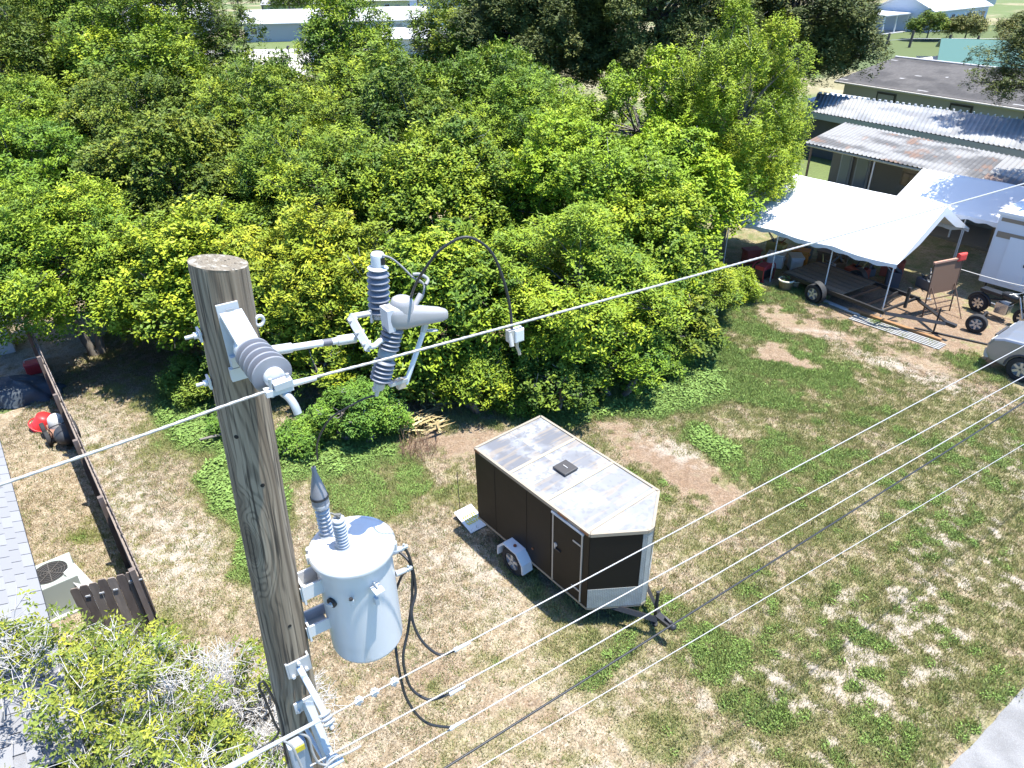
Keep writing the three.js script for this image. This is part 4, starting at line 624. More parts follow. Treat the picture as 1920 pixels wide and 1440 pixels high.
{
  const L = 3.2, W = 1.72, y0 = 0.45, y1 = 2.25, nose = 0.56, hz = L / 2, hx = W / 2;
  const root = thing('cargo_trailer', 'enclosed dark brown cargo trailer with white roof and pointed nose on the grass', 'trailer', [0.92, 0, -10.61], 38.8 * D);
  const sideMap = tex(256, 256, (s, t) => { const a = fbm(s * 6, t * 6, 4, 6), b = fbm(s * 40, t * 3, 3, 0); const f = 0.9 + 0.35 * (a - 0.4) + 0.15 * (b - 0.5); return [0.016 * f, 0.0118 * f, 0.009 * f]; });
  const skin = mat([1, 1, 1], 0.55, { map: sideMap, specularIntensity: 0.5 }), skinBlack = mat([0.008, 0.0078, 0.0078], 0.5, { specularIntensity: 0.5 });
  const nx = 0.06; // half width of the flat nose strip
  const wall = (a, b, yb, yt, t = 0.02) => { const d = V(b[0] - a[0], 0, b[1] - a[1]), l = d.length(), g = bx(l, yt - yb, t); g.rotateY(-Math.atan2(d.z, d.x)); g.translate((a[0] + b[0]) / 2, (yb + yt) / 2, (a[1] + b[1]) / 2); return g; };
  mesh('side_wall', wall([-hx, -hz], [-hx, hz], y0 + 0.05, y1 - 0.05), skin, root); mesh('side_wall', wall([hx, -hz], [hx, hz], y0 + 0.05, y1 - 0.05), skin, root);
  mesh('rear_door', wall([-hx + 0.02, -hz], [hx - 0.02, -hz], y0 + 0.05, y1 - 0.05), skin, root);
  mesh('nose_wall', wall([-hx, hz], [-nx, hz + nose], y0 + 0.05, y1 - 0.05), skinBlack, root); mesh('nose_wall', wall([hx, hz], [nx, hz + nose], y0 + 0.05, y1 - 0.05), skinBlack, root);
  mesh('floor', [extr([[-hx, -hz], [hx, -hz], [hx, hz], [nx, hz + nose], [-nx, hz + nose], [-hx, hz]], 0.06).rotateX(PI / 2).translate(0, y0 + 0.04, 0)], blackSteel, root);
  // diamond plate guards
  const plate = tex(256, 256, (s, t) => { const u = s * 16, v = t * 16, i = Math.floor(u), j = Math.floor(v), fx = u - i - 0.5, fy = v - j - 0.5, k = (i + j) % 2, a = k ? fx + fy : fx - fy, b = k ? fx - fy : fx + fy, d = Math.abs(a) / 0.62 + Math.abs(b) / 0.2; return d < 1 ? 1 : 0.1; }, false);
  const plateMap = tex(256, 256, (s, t) => { const u = s * 16, v = t * 16, i = Math.floor(u), j = Math.floor(v), fx = u - i - 0.5, fy = v - j - 0.5, k = (i + j) % 2, a = k ? fx + fy : fx - fy, b = k ? fx - fy : fx + fy, d = Math.abs(a) / 0.62 + Math.abs(b) / 0.2, f = 0.85 + 0.3 * fbm(s * 4, t * 4, 3, 4); return d < 1 ? [0.5 * f, 0.51 * f, 0.5 * f] : [0.3 * f, 0.315 * f, 0.3 * f]; });
  plate.repeat.set(2, 2); plateMap.repeat.set(2, 2);
  const treadPlate = mat([1, 1, 1], 0.42, { map: plateMap, bumpMap: plate, bumpScale: 0.004, metalness: 0.25 });
  const off = (a, b, o) => { const d = V(b[0] - a[0], 0, b[1] - a[1]).normalize(); return [d.z * o, -d.x * o]; };
  for (const s of [-1, 1]) { const a = [s * hx, hz], b = [s * nx, hz + nose], o = off(a, b, s * 0.013); mesh('stone_guard', wall([a[0] + o[0], a[1] + o[1]], [b[0] + o[0], b[1] + o[1]], y0 + 0.02, y0 + 0.5, 0.006), treadPlate, root); }
  mesh('nose_strip', wall([-nx, hz + nose], [nx, hz + nose], y0 + 0.03, y1 - 0.06, 0.022), treadPlate, root);
  for (const s of [-1, 1]) { const a = [s * hx, hz], b = [s * nx, hz + nose], o = off(a, b, s * 0.014), m = [lerp(b[0], a[0], 0.08), lerp(b[1], a[1], 0.08)]; mesh('corner_guard', wall([m[0] + o[0], m[1] + o[1]], [b[0] + o[0], b[1] + o[1]], y0 + 0.505, y1 - 0.07, 0.006), treadPlate, root); }
  // roof panels: grey at the back, white in front
  const roofTex = (seed, grey) => tex(256, 256, (s, t) => { const a = fbm(s * 4 + seed, t * 4, 5), b = fbm(s * 26 + seed, t * 26, 3), st = fbm(s * 3, t * 30 + seed, 3); let c = mixc([0.27, 0.274, 0.28], [0.125, 0.128, 0.136], clamp(grey * sstep(0.3, 0.62, a))); c = mixc(c, [0.13, 0.13, 0.135], (0.1 + grey * 0.6) * sstep(0.55, 0.68, b)); c = mixc(c, [0.34, 0.26, 0.16], 0.35 * sstep(0.52, 0.72, st)); return c; });
  const cuts = [-hz - 0.02, -hz + 1.05, -hz + 2.08, hz - 0.08, hz + nose + 0.02], wid = (z) => z <= hz ? hx : lerp(hx, nx, (z - hz) / nose);
  for (let i = 0; i < 4; i++) {
    const za = cuts[i], zb = cuts[i + 1], pts = i < 3 ? [[-hx, -za], [hx, -za], [hx, -zb], [-hx, -zb]] : [[-hx, -za], [hx, -za], [hx, -hz], [nx, -zb], [-nx, -zb], [-hx, -hz]];
    const g = extr(pts, 0.02, 0); g.rotateX(-PI / 2); g.translate(0, y1 - 0.03 + (i % 2) * 0.004, 0);
    const q = uvBox(g, 0.55); const p = q.attributes.position; mesh('roof_panel', q, mat([1, 1, 1], 0.38, { map: roofTex(i * 13 + 5, [0.95, 0.7, 0.4, 0.35][i]) }), root);
  }
  for (const i of [1, 2, 3]) mesh('roof_seam', bx(W - 0.03, 0.008, 0.07, 0, y1 - 0.0 + 0.002, cuts[i]), mat([0.34, 0.285, 0.2], 0.7), root);
  const trim = mat([0.33, 0.28, 0.21], 0.45, { metalness: 0.2 }), rust = mat([0.3, 0.13, 0.05], 0.9);
  const edge = [[[-hx, -hz], [-hx, hz]], [[hx, -hz], [hx, hz]], [[-hx, -hz], [hx, -hz]], [[-hx, hz], [-nx, hz + nose]], [[hx, hz], [nx, hz + nose]], [[-nx, hz + nose], [nx, hz + nose]]];
  edge.forEach(([a, b]) => { mesh('roof_trim', wall(a, b, y1 - 0.055, y1 + 0.012, 0.05), trim, root); mesh('floor_trim', wall(a, b, y0, y0 + 0.045, 0.032), trim, root); });
  for (const [z, l] of [[0.95, 0.25], [hz - 0.12, 0.2], [-hz + 0.1, 0.16]]) mesh('rust_streak', bx(0.006, 0.045, l, -hx - 0.027, y1 - 0.03, z), rust, root);
  mesh('vent_lid', [bev(0.34, 0.34, 0.05, 0.018).rotateX(PI / 2).translate(0.02, y1 + 0.035, 0.05)], mat([0.045, 0.042, 0.04], 0.6), root);
  mesh('vent_handle', bx(0.015, 0.012, 0.12, 0.02, y1 + 0.066, 0.05), mat([0.4, 0.38, 0.35], 0.6), root);
  // side door with pale frame
  const dz0 = 0.72, dz1 = 1.42, fr = mat([0.5, 0.44, 0.36], 0.5, { metalness: 0.2 }), xo = -hx - 0.012;
  const door = mesh('side_door', bx(0.014, 1.56, dz1 - dz0, xo - 0.003, 1.33, (dz0 + dz1) / 2), skin, root);
  mesh('door_frame', bx(0.02, 1.62, 0.03, xo - 0.004, 1.33, dz0 - 0.015), fr, door); mesh('door_frame', bx(0.02, 1.62, 0.03, xo - 0.004, 1.33, dz1 + 0.015), fr, door); mesh('door_frame', bx(0.04, 0.04, dz1 - dz0 + 0.1, xo - 0.01, 2.15, (dz0 + dz1) / 2), whiteMetal, door);
  mesh('door_handle', [bx(0.03, 0.14, 0.03, xo - 0.02, 1.42, dz0 + 0.06), disc(0.04, V(xo - 0.01, 1.45, dz0 + 0.07), V(-1, 0, 0), 14, 0.015)], rimMat, door); mesh('hasp', bx(0.03, 0.03, 0.16, xo - 0.02, 1.36, dz0 + 0.12), blackSteel, door);
  for (const y of [0.78, 1.86]) mesh('hinge', bx(0.02, 0.03, 0.2, xo - 0.012, y, dz1 - 0.1), fr, door);
  for (const s of [-1, 1]) for (const z of [-1.0, -0.05, 0.62]) mesh('panel_seam', bx(0.006, y1 - y0 - 0.12, 0.03, s * (hx + 0.012), (y0 + y1) / 2, z), skin, root);
  // wheels and fenders
  const wz = -0.28;
  mesh('axle', rod(V(-hx - 0.05, 0.31, wz), V(hx + 0.05, 0.31, wz), 0.03, 0.03, 8), blackSteel, root);
  for (const s of [-1, 1]) {
    wheel(root, s * (hx + 0.11), 0.31, wz, 0.31, 0.19, 5);
    const o = [[-0.4, 0.28], [-0.38, 0.5], [-0.2, 0.7], [0.2, 0.7], [0.38, 0.5], [0.4, 0.28]], inn = [[0.36, 0.28], [0.345, 0.48], [0.18, 0.665], [-0.18, 0.665], [-0.345, 0.48], [-0.36, 0.28]];
    const g = extr([...o, ...inn], 0.25); g.rotateY(PI / 2); g.translate(s > 0 ? hx : -hx - 0.25, 0, wz); const fd = mesh('fender', g, mat([0.58, 0.59, 0.6], 0.5), root);
    mesh('marker_light', disc(0.035, V(s * (hx + 0.12), 0.7, wz + 0.02), UP, 12, 0.02), mat([0.18, 0.05, 0.02], 0.4), fd);
    mesh('side_lamp', disc(0.025, V(s * (hx + 0.012), 0.86, wz + 0.42), V(s, 0, 0), 10, 0.012), mat([0.25, 0.08, 0.02], 0.4), root);
  }
  // tongue, coupler, jack
  const ty = 0.42, tipz = hz + nose + 0.52;
  for (const s of [-1, 1]) { const a = V(s * 0.62, ty, hz - 0.1), b = V(s * 0.05, ty, tipz - 0.12), l = a.distanceTo(b), g = bx(0.06, l, 0.09).translate(0, l / 2, 0); mesh('tongue_rail', along(g, a, b), blackSteel, root); }
  mesh('coupler', [bx(0.13, 0.08, 0.34, 0, ty + 0.03, tipz), new THREE.SphereGeometry(0.07, 14, 10).translate(0, ty + 0.04, tipz + 0.17)], blackSteel, root);
  mesh('coupler_latch', bx(0.03, 0.06, 0.12, 0, ty + 0.1, tipz + 0.05, 0.3), blackSteel, root);
  mesh('jack', [rod(V(0.12, 0.05, tipz - 0.3), V(0.12, 0.85, tipz - 0.3), 0.032, 0.032, 12), disc(0.07, V(0.12, 0, tipz - 0.3), UP, 14, 0.05)], blackSteel, root); mesh('jack_crank', rod(V(0.12, 0.82, tipz - 0.3), V(0.3, 0.84, tipz - 0.3), 0.012, 0.012, 6), blackSteel, root);
}
// sign board and bent wire on the ground behind the trailer
{
  const r = thing('sign_board', 'white board with faded yellow lettering on the ground behind the dark trailer', 'sign', [-0.95, 0, -11.7], 0.65);
  mesh('board', bev(0.46, 0.66, 0.02, 0.004).rotateX(-PI / 2 + 0.22).translate(0, 0.09, 0), whiteMetal, r);
  const yel = mat([0.62, 0.52, 0.03], 0.7), rr = rng(6);
  for (let k = 0; k < 3; k++) mesh('letter_row', Array.from({ length: 6 }, (_, i) => bx(0.028, 0.004, 0.06 + 0.03 * rr(), -0.14 + i * 0.055, 0, 0, 0, (rr() - 0.5) * 0.8)).map((g) => g.rotateX(0.22).translate(0, 0.105 + 0.02 * (1 - k), -0.08 + k * 0.09)), yel, r);
  mesh('stake', rod(V(-0.05, 0.0, -0.35), V(0.1, 0.95, -0.6), 0.008, 0.008, 6), blackSteel, r);
}
// dry palm fronds and brushwood
{
  const r = thing('frond_pile', 'heap of dry yellow palm fronds beside the rounded shrub', 'frond pile', [-2.5, 0, -15.5]), q = rng(9);
  const ms = [mat([0.38, 0.3, 0.13], 0.9), mat([0.28, 0.21, 0.1], 0.9), mat([0.44, 0.38, 0.2], 0.9)];
  for (let i = 0; i < 60; i++) { const a = q() * PI, l = 0.5 + 0.6 * q(), g = leafGeo([{ p: V(-l / 2, 0, 0), d: V(1, 0, 0), n: UP, l, w: 0.06 + 0.04 * q() }]); g.rotateZ((q() - 0.5) * 0.5); g.rotateY(a); g.translate((q() - 0.5) * 1.3, 0.06 + 0.28 * q(), (q() - 0.5) * 1.1); mesh('frond', g, ms[i % 3], r).material.side = THREE.DoubleSide; }
}
function twigs(r, n, len, spread, h) { const out = []; for (let i = 0; i < n; i++) { const a = r() * 6.283, s = spread * Math.sqrt(r()), p = V(Math.cos(a) * s, 0.02, Math.sin(a) * s), d = V((r() - 0.5) * 1.6, 0.5 + r(), (r() - 0.5) * 1.6).normalize(), e = p.clone().addScaledVector(d, len * (0.5 + r())); e.y = Math.min(e.y, h); out.push(rod(p, e, 0.006, 0.002, 4)); } return out; }
single('dry_brush', 'brown tangle of dead twigs in front of the palm fronds', 'brushwood', twigs(rng(21), 160, 0.35, 0.5, 0.5).map((g) => g.translate(-2.35, 0, -14.25)), mat([0.2, 0.12, 0.075], 0.95));

// ---------------------------------------------------------------- left neighbour: fence, gate, house corner, yard things
const woodTones = [0, 1, 2, 3].map((k) => { const m = tex(64, 256, (s, t) => { const g = fbm(s * 14 + k * 9, t * 5, 4), q = vn(s * 40, t * 6 + k), f = 0.75 + 0.5 * g + 0.15 * (q - 0.5), c = [[0.17, 0.135, 0.11], [0.21, 0.17, 0.14], [0.135, 0.105, 0.088], [0.25, 0.205, 0.17]][k]; return [c[0] * f, c[1] * f, c[2] * f]; }); return mat([1, 1, 1], 0.92, { map: m }); });
{
  const r = thing('wooden_fence', 'long weathered board fence seen edge on between the lot and the left yard', 'fence', [-6.33, 0, -8.66], 37.4 * D); // local z runs back towards the grove as -z
  const q = rng(17), len = 13.6, pk = bx(0.138, 1.8, 0.02, 0, 0.9, 0);
  const dog = extr([[-0.069, 0], [0.069, 0], [0.069, 1.76], [0.04, 1.8], [-0.04, 1.8], [-0.069, 1.76]], 0.02); const dogUV = uvBox(dog);
  for (let z = 0; z < len; z += 0.15) { const m = mesh('picket', dogUV, woodTones[Math.floor(q() * 4)], r); m.rotation.y = PI / 2; m.rotation.z = (q() - 0.5) * 0.012; m.position.set(0.0 + (q() - 0.5) * 0.006, -0.02 + (q() - 0.5) * 0.05, -z - 0.07); }
  for (let z = 0; z <= len; z += 2.4) { mesh('post', bx(0.09, 1.85, 0.09, -0.085, 0.92, -z - 0.05), woodTones[2], r); }
  for (let z = 0; z < len - 0.1; z += 2.4) for (const y of [0.35, 0.95, 1.6]) mesh('rail', bx(0.04, 0.09, Math.min(2.3, len - z), -0.032, y, -z - 0.05 - Math.min(2.3, len - z) / 2), woodTones[1], r);
}
{
  const r = thing('wooden_gate', 'short brown board gate joining the long fence near the air conditioner', 'gate', [-7.36, 0, -8.36], 18 * D), q = rng(23);
  const dog = uvBox(extr([[-0.066, 0], [0.066, 0], [0.066, 1.72], [0.045, 1.76], [-0.045, 1.76], [-0.066, 1.72]], 0.022));
  for (let i = 0; i < 7; i++) { const m = mesh('picket', dog, woodTones[Math.floor(q() * 4)], r); m.position.set(0.07 + i * 0.142, 0.03 + (q() - 0.5) * 0.03 - 0.012 * Math.abs(i - 5), 0); }
  for (const y of [0.4, 1.5]) mesh('rail', bx(0.98, 0.09, 0.035, 0.5, y, -0.022), woodTones[1], r);
  mesh('latch', [bx(0.2, 0.025, 0.02, 0.98, 1.6, 0.035), bx(0.05, 0.05, 0.02, 0.9, 1.6, 0.035)], galv, r);
  for (let i = 0; i < 3; i++) mesh('screw_plate', bx(0.07, 0.03, 0.012, 0.22 + i * 0.21, 1.5, 0.03), galvLight, r);
}
{
  // house: eave runs along the lot line; the roof rises to the left
  const yaw = 37.4 * D, r = thing('shingled_house', 'house corner at the left edge with pale grey shingle roof and dark shaded wall', 'house', [-8.6, 0, -9.52], yaw);
  // local +x points to the lot, local z towards the road
  const z0 = -4.6, z1 = 5.6, eave = 0.0, ey = 2.5, pitch = 0.36, run = 5.5;
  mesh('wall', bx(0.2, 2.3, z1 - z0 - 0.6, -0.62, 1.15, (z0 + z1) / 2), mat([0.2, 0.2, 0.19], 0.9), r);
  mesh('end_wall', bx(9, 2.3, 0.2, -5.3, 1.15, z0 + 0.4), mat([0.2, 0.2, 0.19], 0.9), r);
  const deck = slab(V(eave, ey - 0.03, z1), V(eave, ey - 0.03, z0), V(-run, ey - 0.03 + run * pitch, z0), V(-run, ey - 0.03 + run * pitch, z1), 0.05);
  const shMap = tex(256, 256, (s, t) => { const f = 0.75 + 0.5 * h2(Math.floor(s * 256), Math.floor(t * 256)), a = fbm(s * 8, t * 8, 3, 8); const v = (0.21 + 0.09 * (a - 0.5)) * f; return [v, v, v * 1.03]; });
  const deckM = mesh('roof', deck, mat([1, 1, 1], 0.95, { map: shMap }), r);
  mesh('fascia', bx(0.03, 0.16, z1 - z0, eave - 0.02, ey - 0.14, (z0 + z1) / 2), mat([0.06, 0.065, 0.075], 0.7), r);
  const tones = [0.205, 0.215, 0.195].map((v) => { const m = mat([v, v, v * 1.03], 0.95, { map: null }); return m; }), q = rng(31);
  const sg = bx(0.15, 0.008, 0.315), ang = Math.atan(pitch); let count = 0;
  for (let i = 0; i < 11; i++) for (let k = 0; k < 26; k++) { const z = -2.7 + k * 0.33 + (i % 2) * 0.165, x = -0.06 - i * 0.13; if (z > z1 - 0.2) continue; const m = mesh('shingle', sg, tones[Math.floor(q() * 3)], deckM); m.position.set(x, ey - 0.018 + 0.004 - x * pitch + 0.006, z); m.rotation.z = -ang + 0.035; count++; }
}
{
  const r = thing('air_conditioner', 'green grey air conditioner unit with round fan grille against the house wall', 'air conditioner', [-8.72, 0, -9.66], 37.4 * D), body = mat([0.36, 0.4, 0.36], 0.6);
  mesh('casing', bev(0.78, 0.78, 0.74, 0.02).rotateX(PI / 2).translate(0, 0.42, 0), body, r);
  mesh('fan_well', disc(0.3, V(0, 0.788, 0), UP, 28, 0.006), mat([0.015, 0.015, 0.015], 0.9), r);
  const gm = mat([0.1, 0.09, 0.08], 0.6); for (let k = 1; k <= 6; k++) mesh('grille_ring', new THREE.TorusGeometry(0.05 * k, 0.004, 5, 28).rotateX(PI / 2).translate(0, 0.803, 0), gm, r);
  mesh('grille_spokes', Array.from({ length: 4 }, (_, k) => bx(0.6, 0.008, 0.01, 0, 0.808, 0, 0, k * PI / 4)), gm, r);
  mesh('pad', bx(0.95, 0.06, 0.95, 0, 0.03, 0), mat([0.4, 0.39, 0.37], 0.9), r);
}
single('white_board', 'white board leaning between the air conditioner and the gate', 'board', bev(0.26, 1.0, 0.03, 0.005).rotateX(-0.5).rotateY(75 * D).translate(-8.12, 0.44, -9.62), whiteMetal);
{ // tipped mower-like clutter beside the fence
  const r = thing('red_bucket', 'red plastic tub tipped on the sand beside the fence', 'tub', [-12.35, 0, -15.75]);
  mesh('tub', new THREE.LatheGeometry([[0, 0.0], [0.2, 0.0], [0.25, 0.38], [0.28, 0.4], [0.27, 0.41], [0.24, 0.38], [0.19, 0.03], [0, 0.03]].map(([a, b]) => new THREE.Vector2(a, b)), 24).rotateZ(2.6).translate(0, 0.33, 0), mat([0.55, 0.03, 0.03], 0.45), r);
  mesh('rim', new THREE.TorusGeometry(0.27, 0.018, 6, 24).rotateX(PI / 2).rotateZ(2.6).translate(-0.2, 0.0 + 0.08, 0), mat([0.5, 0.03, 0.03], 0.45), r);
}
{
  const r = thing('push_mower', 'old push mower with white engine cover and black wheels beside the fence', 'mower', [-11.75, 0, -15.3], 0.7), dk = mat([0.03, 0.033, 0.04], 0.6);
  mesh('deck', bev(0.5, 0.6, 0.16, 0.05).rotateX(-PI / 2).translate(0, 0.25, 0), mat([0.24, 0.12, 0.08], 0.7), r);
  mesh('engine_cover', new THREE.LatheGeometry([[0, 0.32], [0.1, 0.31], [0.18, 0.24], [0.2, 0.1], [0.2, 0]].map(([a, b]) => new THREE.Vector2(a, b)), 18).translate(0, 0.33, -0.05), whiteMetal, r);
  wheel(r, 0.32, 0.22, 0.25, 0.22, 0.1, 5, 'x', dk); wheel(r, 0.32, 0.2, -0.28, 0.2, 0.1, 5, 'x', dk); wheel(r, -0.32, 0.2, 0.25, 0.2, 0.1, 5, 'x', dk); wheel(r, -0.32, 0.2, -0.28, 0.2, 0.1, 5, 'x', dk);
  mesh('handle', tube([V(-0.2, 0.3, 0.25), V(-0.2, 0.75, 0.75), V(0.2, 0.75, 0.75), V(0.2, 0.3, 0.25)], 0.014, 30, 6), dk, r);
  mesh('grass_bag', new THREE.SphereGeometry(0.3, 14, 10).scale(0.9, 0.8, 1.1).translate(0.05, 0.35, 0.6), dk, r);
}
{ // dark tarp over a heap, with folds
  const g = new THREE.SphereGeometry(1, 40, 24), p = g.attributes.position; for (let i = 0; i < p.count; i++) { const x = p.getX(i), y = p.getY(i), z = p.getZ(i), n = fbm(x * 2 + 3, z * 2 + y * 2, 4), f = 0.8 + 0.5 * n + 0.12 * Math.sin(9 * Math.atan2(z, x)) * (1 - Math.abs(y)); p.setXYZ(i, x * f * 1.05, Math.max(0, y * f * 0.55), z * f * 0.55); } g.computeVertexNormals(); g.rotateY(0.25);
  single('covered_heap', 'heap under a creased dark blue tarp beside the fence', 'tarp', g.translate(-14.0, 0.01, -17.3), mat([0.045, 0.06, 0.075], 0.6));
}
{
  const r = thing('red_cooler', 'small red cooler standing beyond the dark tarp near the fence', 'cooler', [-14.35, 0, -18.75], 0.5), red = mat([0.5, 0.03, 0.035], 0.5);
  mesh('box', bev(0.5, 0.3, 0.32, 0.03, 0, 0.16, 0), red, r); mesh('lid', bev(0.52, 0.06, 0.34, 0.02, 0, 0.345, 0), mat([0.62, 0.1, 0.1], 0.5), r); mesh('handle', tube([V(-0.22, 0.36, 0), V(-0.2, 0.46, 0), V(0.2, 0.46, 0), V(0.22, 0.36, 0)], 0.012, 20, 6), whiteMetal, r);
}
{
  const r = thing('storage_box', 'white storage shed corner at the left edge above the tarp', 'shed', [-16.7, 0, -20.2], 0.6);
  mesh('wall', bev(1.4, 1.1, 1.2, 0.02, 0, 0.55, 0), whiteMetal, r); mesh('lid', bev(1.5, 0.1, 1.3, 0.03, 0, 1.15, 0), mat([0.75, 0.75, 0.73], 0.5), r); mesh('latch', bx(0.12, 0.12, 0.03, 0, 1.02, 0.61), blackSteel, r);
}

// ---------------------------------------------------------------- sparse grey bush in the near left corner
const twigPale = mat([0.47, 0.445, 0.41], 0.95);
function bush(name, label, x, z, H, R, seed, bare = 0) {
  const q = rng(seed), t = thing(name, label, 'bush', [x, 0, z]), woodG = [], fine = [], tips = [];
  (function grow(p, d, l, r, lev) {
    const e = p.clone().addScaledVector(d, l); (lev < 3 ? woodG : fine).push(rod(p, e, r, r * 0.72, lev < 2 ? 7 : lev < 4 ? 5 : 3));
    if (lev >= 4) tips.push([e, lev]); if (lev >= 7) return;
    const n = lev === 0 ? 8 : lev < 3 ? 3 : 2 + (q() < 0.75 ? 1 : 0);
    for (let i = 0; i < n; i++) { const nd = d.clone().multiplyScalar(0.75).add(rdir(q).multiplyScalar(lev < 1 ? 0.85 : 0.8)).normalize(); const hor = Math.hypot(e.x, e.z) / R; nd.y = nd.y * 0.6 + (e.y > H * 0.9 ? -0.25 : 0.12); if (hor > 1) { nd.x -= e.x * 0.12; nd.z -= e.z * 0.12; } nd.normalize(); grow(e, nd, l * (lev > 3 ? 0.72 + 0.2 * q() : 0.62 + 0.3 * q()), Math.max(0.005, r * (lev < 2 ? 0.6 : 0.6)), lev + 1); }
  })(V(0, -0.05, 0), V(0.05, 1, 0.03).normalize(), H * 0.24, 0.07, 0);
  mesh('trunk', woodG, barkPale, t); mesh('twigs', fine, twigPale, t);
  const ms = [], cs = [];
  for (const [p, lev] of tips) { if (fbm(p.x * 0.9 + 7, p.z * 0.9 + p.y * 0.4, 3) < 0.53 + 0.05 * (p.x / R) + bare || q() < (bare < -0.05 ? 0.2 : 0.4)) continue; const s = 0.75 + 0.6 * q(); _e.set(q(), q() * 6.28, q()); _q.setFromEuler(_e); ms.push(new THREE.Matrix4().compose(p, _q, V(s, s, s))); const k = q(), f = 0.8 + 0.4 * q(); const c = mixc([0.12, 0.16, 0.03], [0.31, 0.31, 0.035], k * k); cs.push(new THREE.Color().setRGB(c[0] * f, c[1] * f, c[2] * f)); }
  instanced('crown', sprig(41, 14, 0.065, 0.06, 0.03), leafMat, ms, cs, t).userData.kind = 'stuff';
  console.log(name, woodG.length, fine.length, ms.length);
}
bush('sparse_bush', 'half bare grey bush with yellow green leaf tufts in the near left corner', -5.0, -5.5, 2.9, 2.3, 5);
bush('sparse_bush', 'tall half bare bush in front of the shingled roof at the left edge', -6.0, -5.1, 4.2, 2.3, 8, -0.16);
bush('sparse_bush', 'mostly bare twiggy bush just left of the pole at the bottom', -4.05, -6.25, 2.0, 1.35, 12, 0.12);
bush('sparse_bush', 'leafy half bare bush at the very bottom of the left corner', -5.2, -4.3, 3.3, 1.8, 19, -0.06);

// ---------------------------------------------------------------- right neighbour: canopies, sheds, vehicles
console.log('right side');
const steelWhite = mat([0.6, 0.6, 0.6], 0.5), tarpWhite = mat([0.66, 0.66, 0.66], 0.6, { side: THREE.DoubleSide });
function canopy(label, pos, yaw, hw, hl, ey, ry, posts, sag, seed) {
  const r = thing('canopy', label, 'canopy', [pos[0], 0, pos[1]], yaw), q = rng(seed), ph = q() * 9;
  const nu = 36, nv = 44, P = [], uv = [], idx = [];
  for (let j = 0; j <= nv; j++) for (let i = 0; i <= nu; i++) {
    const s = i / nu * 2 - 1, z = lerp(-hl, hl, j / nv), x = s * hw, e = Math.abs(s), bay = Math.abs(Math.sin((j / nv) * (posts - 1) * PI));
    let y = lerp(ry, ey, e) - sag * 0.5 * Math.sin(e * PI) * bay - sag * 0.7 * sstep(0.75, 1, e) * bay + 0.03 * (fbm(x * 1.3 + ph, z * 1.3, 3) - 0.5);
    P.push(x, y, z); uv.push(x, z); if (i < nu && j < nv) { const k = j * (nu + 1) + i; idx.push(k, k + nu + 1, k + 1, k + 1, k + nu + 1, k + nu + 2); }
  }
  const g = new THREE.BufferGeometry(); g.setAttribute('position', new THREE.Float32BufferAttribute(P, 3)); g.setAttribute('uv', new THREE.Float32BufferAttribute(uv, 2)); g.setIndex(idx); g.computeVertexNormals();
  const tp = mesh('tarp', g, tarpWhite, r);
  for (const sx of [-1, 1]) { // hanging hem along each eave, following the sag
    const A = [], I = []; for (let j = 0; j <= nv; j++) { const k = (j * (nu + 1) + (sx < 0 ? 0 : nu)) * 3; A.push(P[k], P[k + 1], P[k + 2], P[k] + sx * 0.02, P[k + 1] - 0.13 - 0.03 * Math.sin(j * 1.3), P[k + 2]); if (j < nv) I.push(2 * j, 2 * j + 1, 2 * j + 2, 2 * j + 2, 2 * j + 1, 2 * j + 3); }
    const h = new THREE.BufferGeometry(); h.setAttribute('position', new THREE.Float32BufferAttribute(A, 3)); h.setAttribute('uv', new THREE.BufferAttribute(new Float32Array(A.length / 3 * 2), 2)); h.setIndex(I); h.computeVertexNormals(); mesh('hem', h, tarpWhite, tp);
  }
  for (const sz of [-1, 1]) mesh('gable_flap', [quad(V(-hw, ey - 0.02, sz * hl), V(hw, ey - 0.02, sz * hl), V(0.02, ry - 0.01, sz * (hl + 0.01)), V(-0.02, ry - 0.01, sz * (hl + 0.01)), 4, 4)].map((h) => { const p = h.attributes.position; for (let i = 0; i < p.count; i++) { const yy = p.getY(i), e = Math.abs(p.getX(i)) / hw; p.setY(i, Math.max(yy, lerp(ry, ey, e) - 0.32)); } h.computeVertexNormals(); return h; }), tarpWhite, tp);
  for (let k = 0; k < posts; k++) { const z = lerp(-hl + 0.12, hl - 0.12, k / (posts - 1)); for (const s of [-1, 1]) { mesh('post', rod(V(s * (hw - 0.1), 0, z), V(s * (hw - 0.1), ey - 0.03, z), 0.021, 0.021, 8), steelWhite, r); mesh('rafter', rod(V(s * (hw - 0.1), ey - 0.03, z), V(0, ry - 0.07, z), 0.02, 0.02, 8), steelWhite, r); } }
  mesh('ridge_pole', rod(V(0, ry - 0.07, -hl + 0.1), V(0, ry - 0.07, hl - 0.1), 0.02, 0.02, 8), steelWhite, r);
  for (const s of [-1, 1]) mesh('purlin', rod(V(s * (hw - 0.1), ey - 0.05, -hl + 0.1), V(s * (hw - 0.1), ey - 0.05, hl - 0.1), 0.02, 0.02, 8), steelWhite, r);
  return r;
}
canopy('large white canopy tent with sagging eave over the flatbed trailer', [12.24, -25.13], 38.3 * D, 2.6, 3.25, 2.0, 3.3, 4, 0.1, 2);
canopy('second white canopy behind the large one, mostly in shade', [18.0, -26.1], 41 * D, 2.2, 2.6, 2.3, 3.1, 3, 0.06, 5);

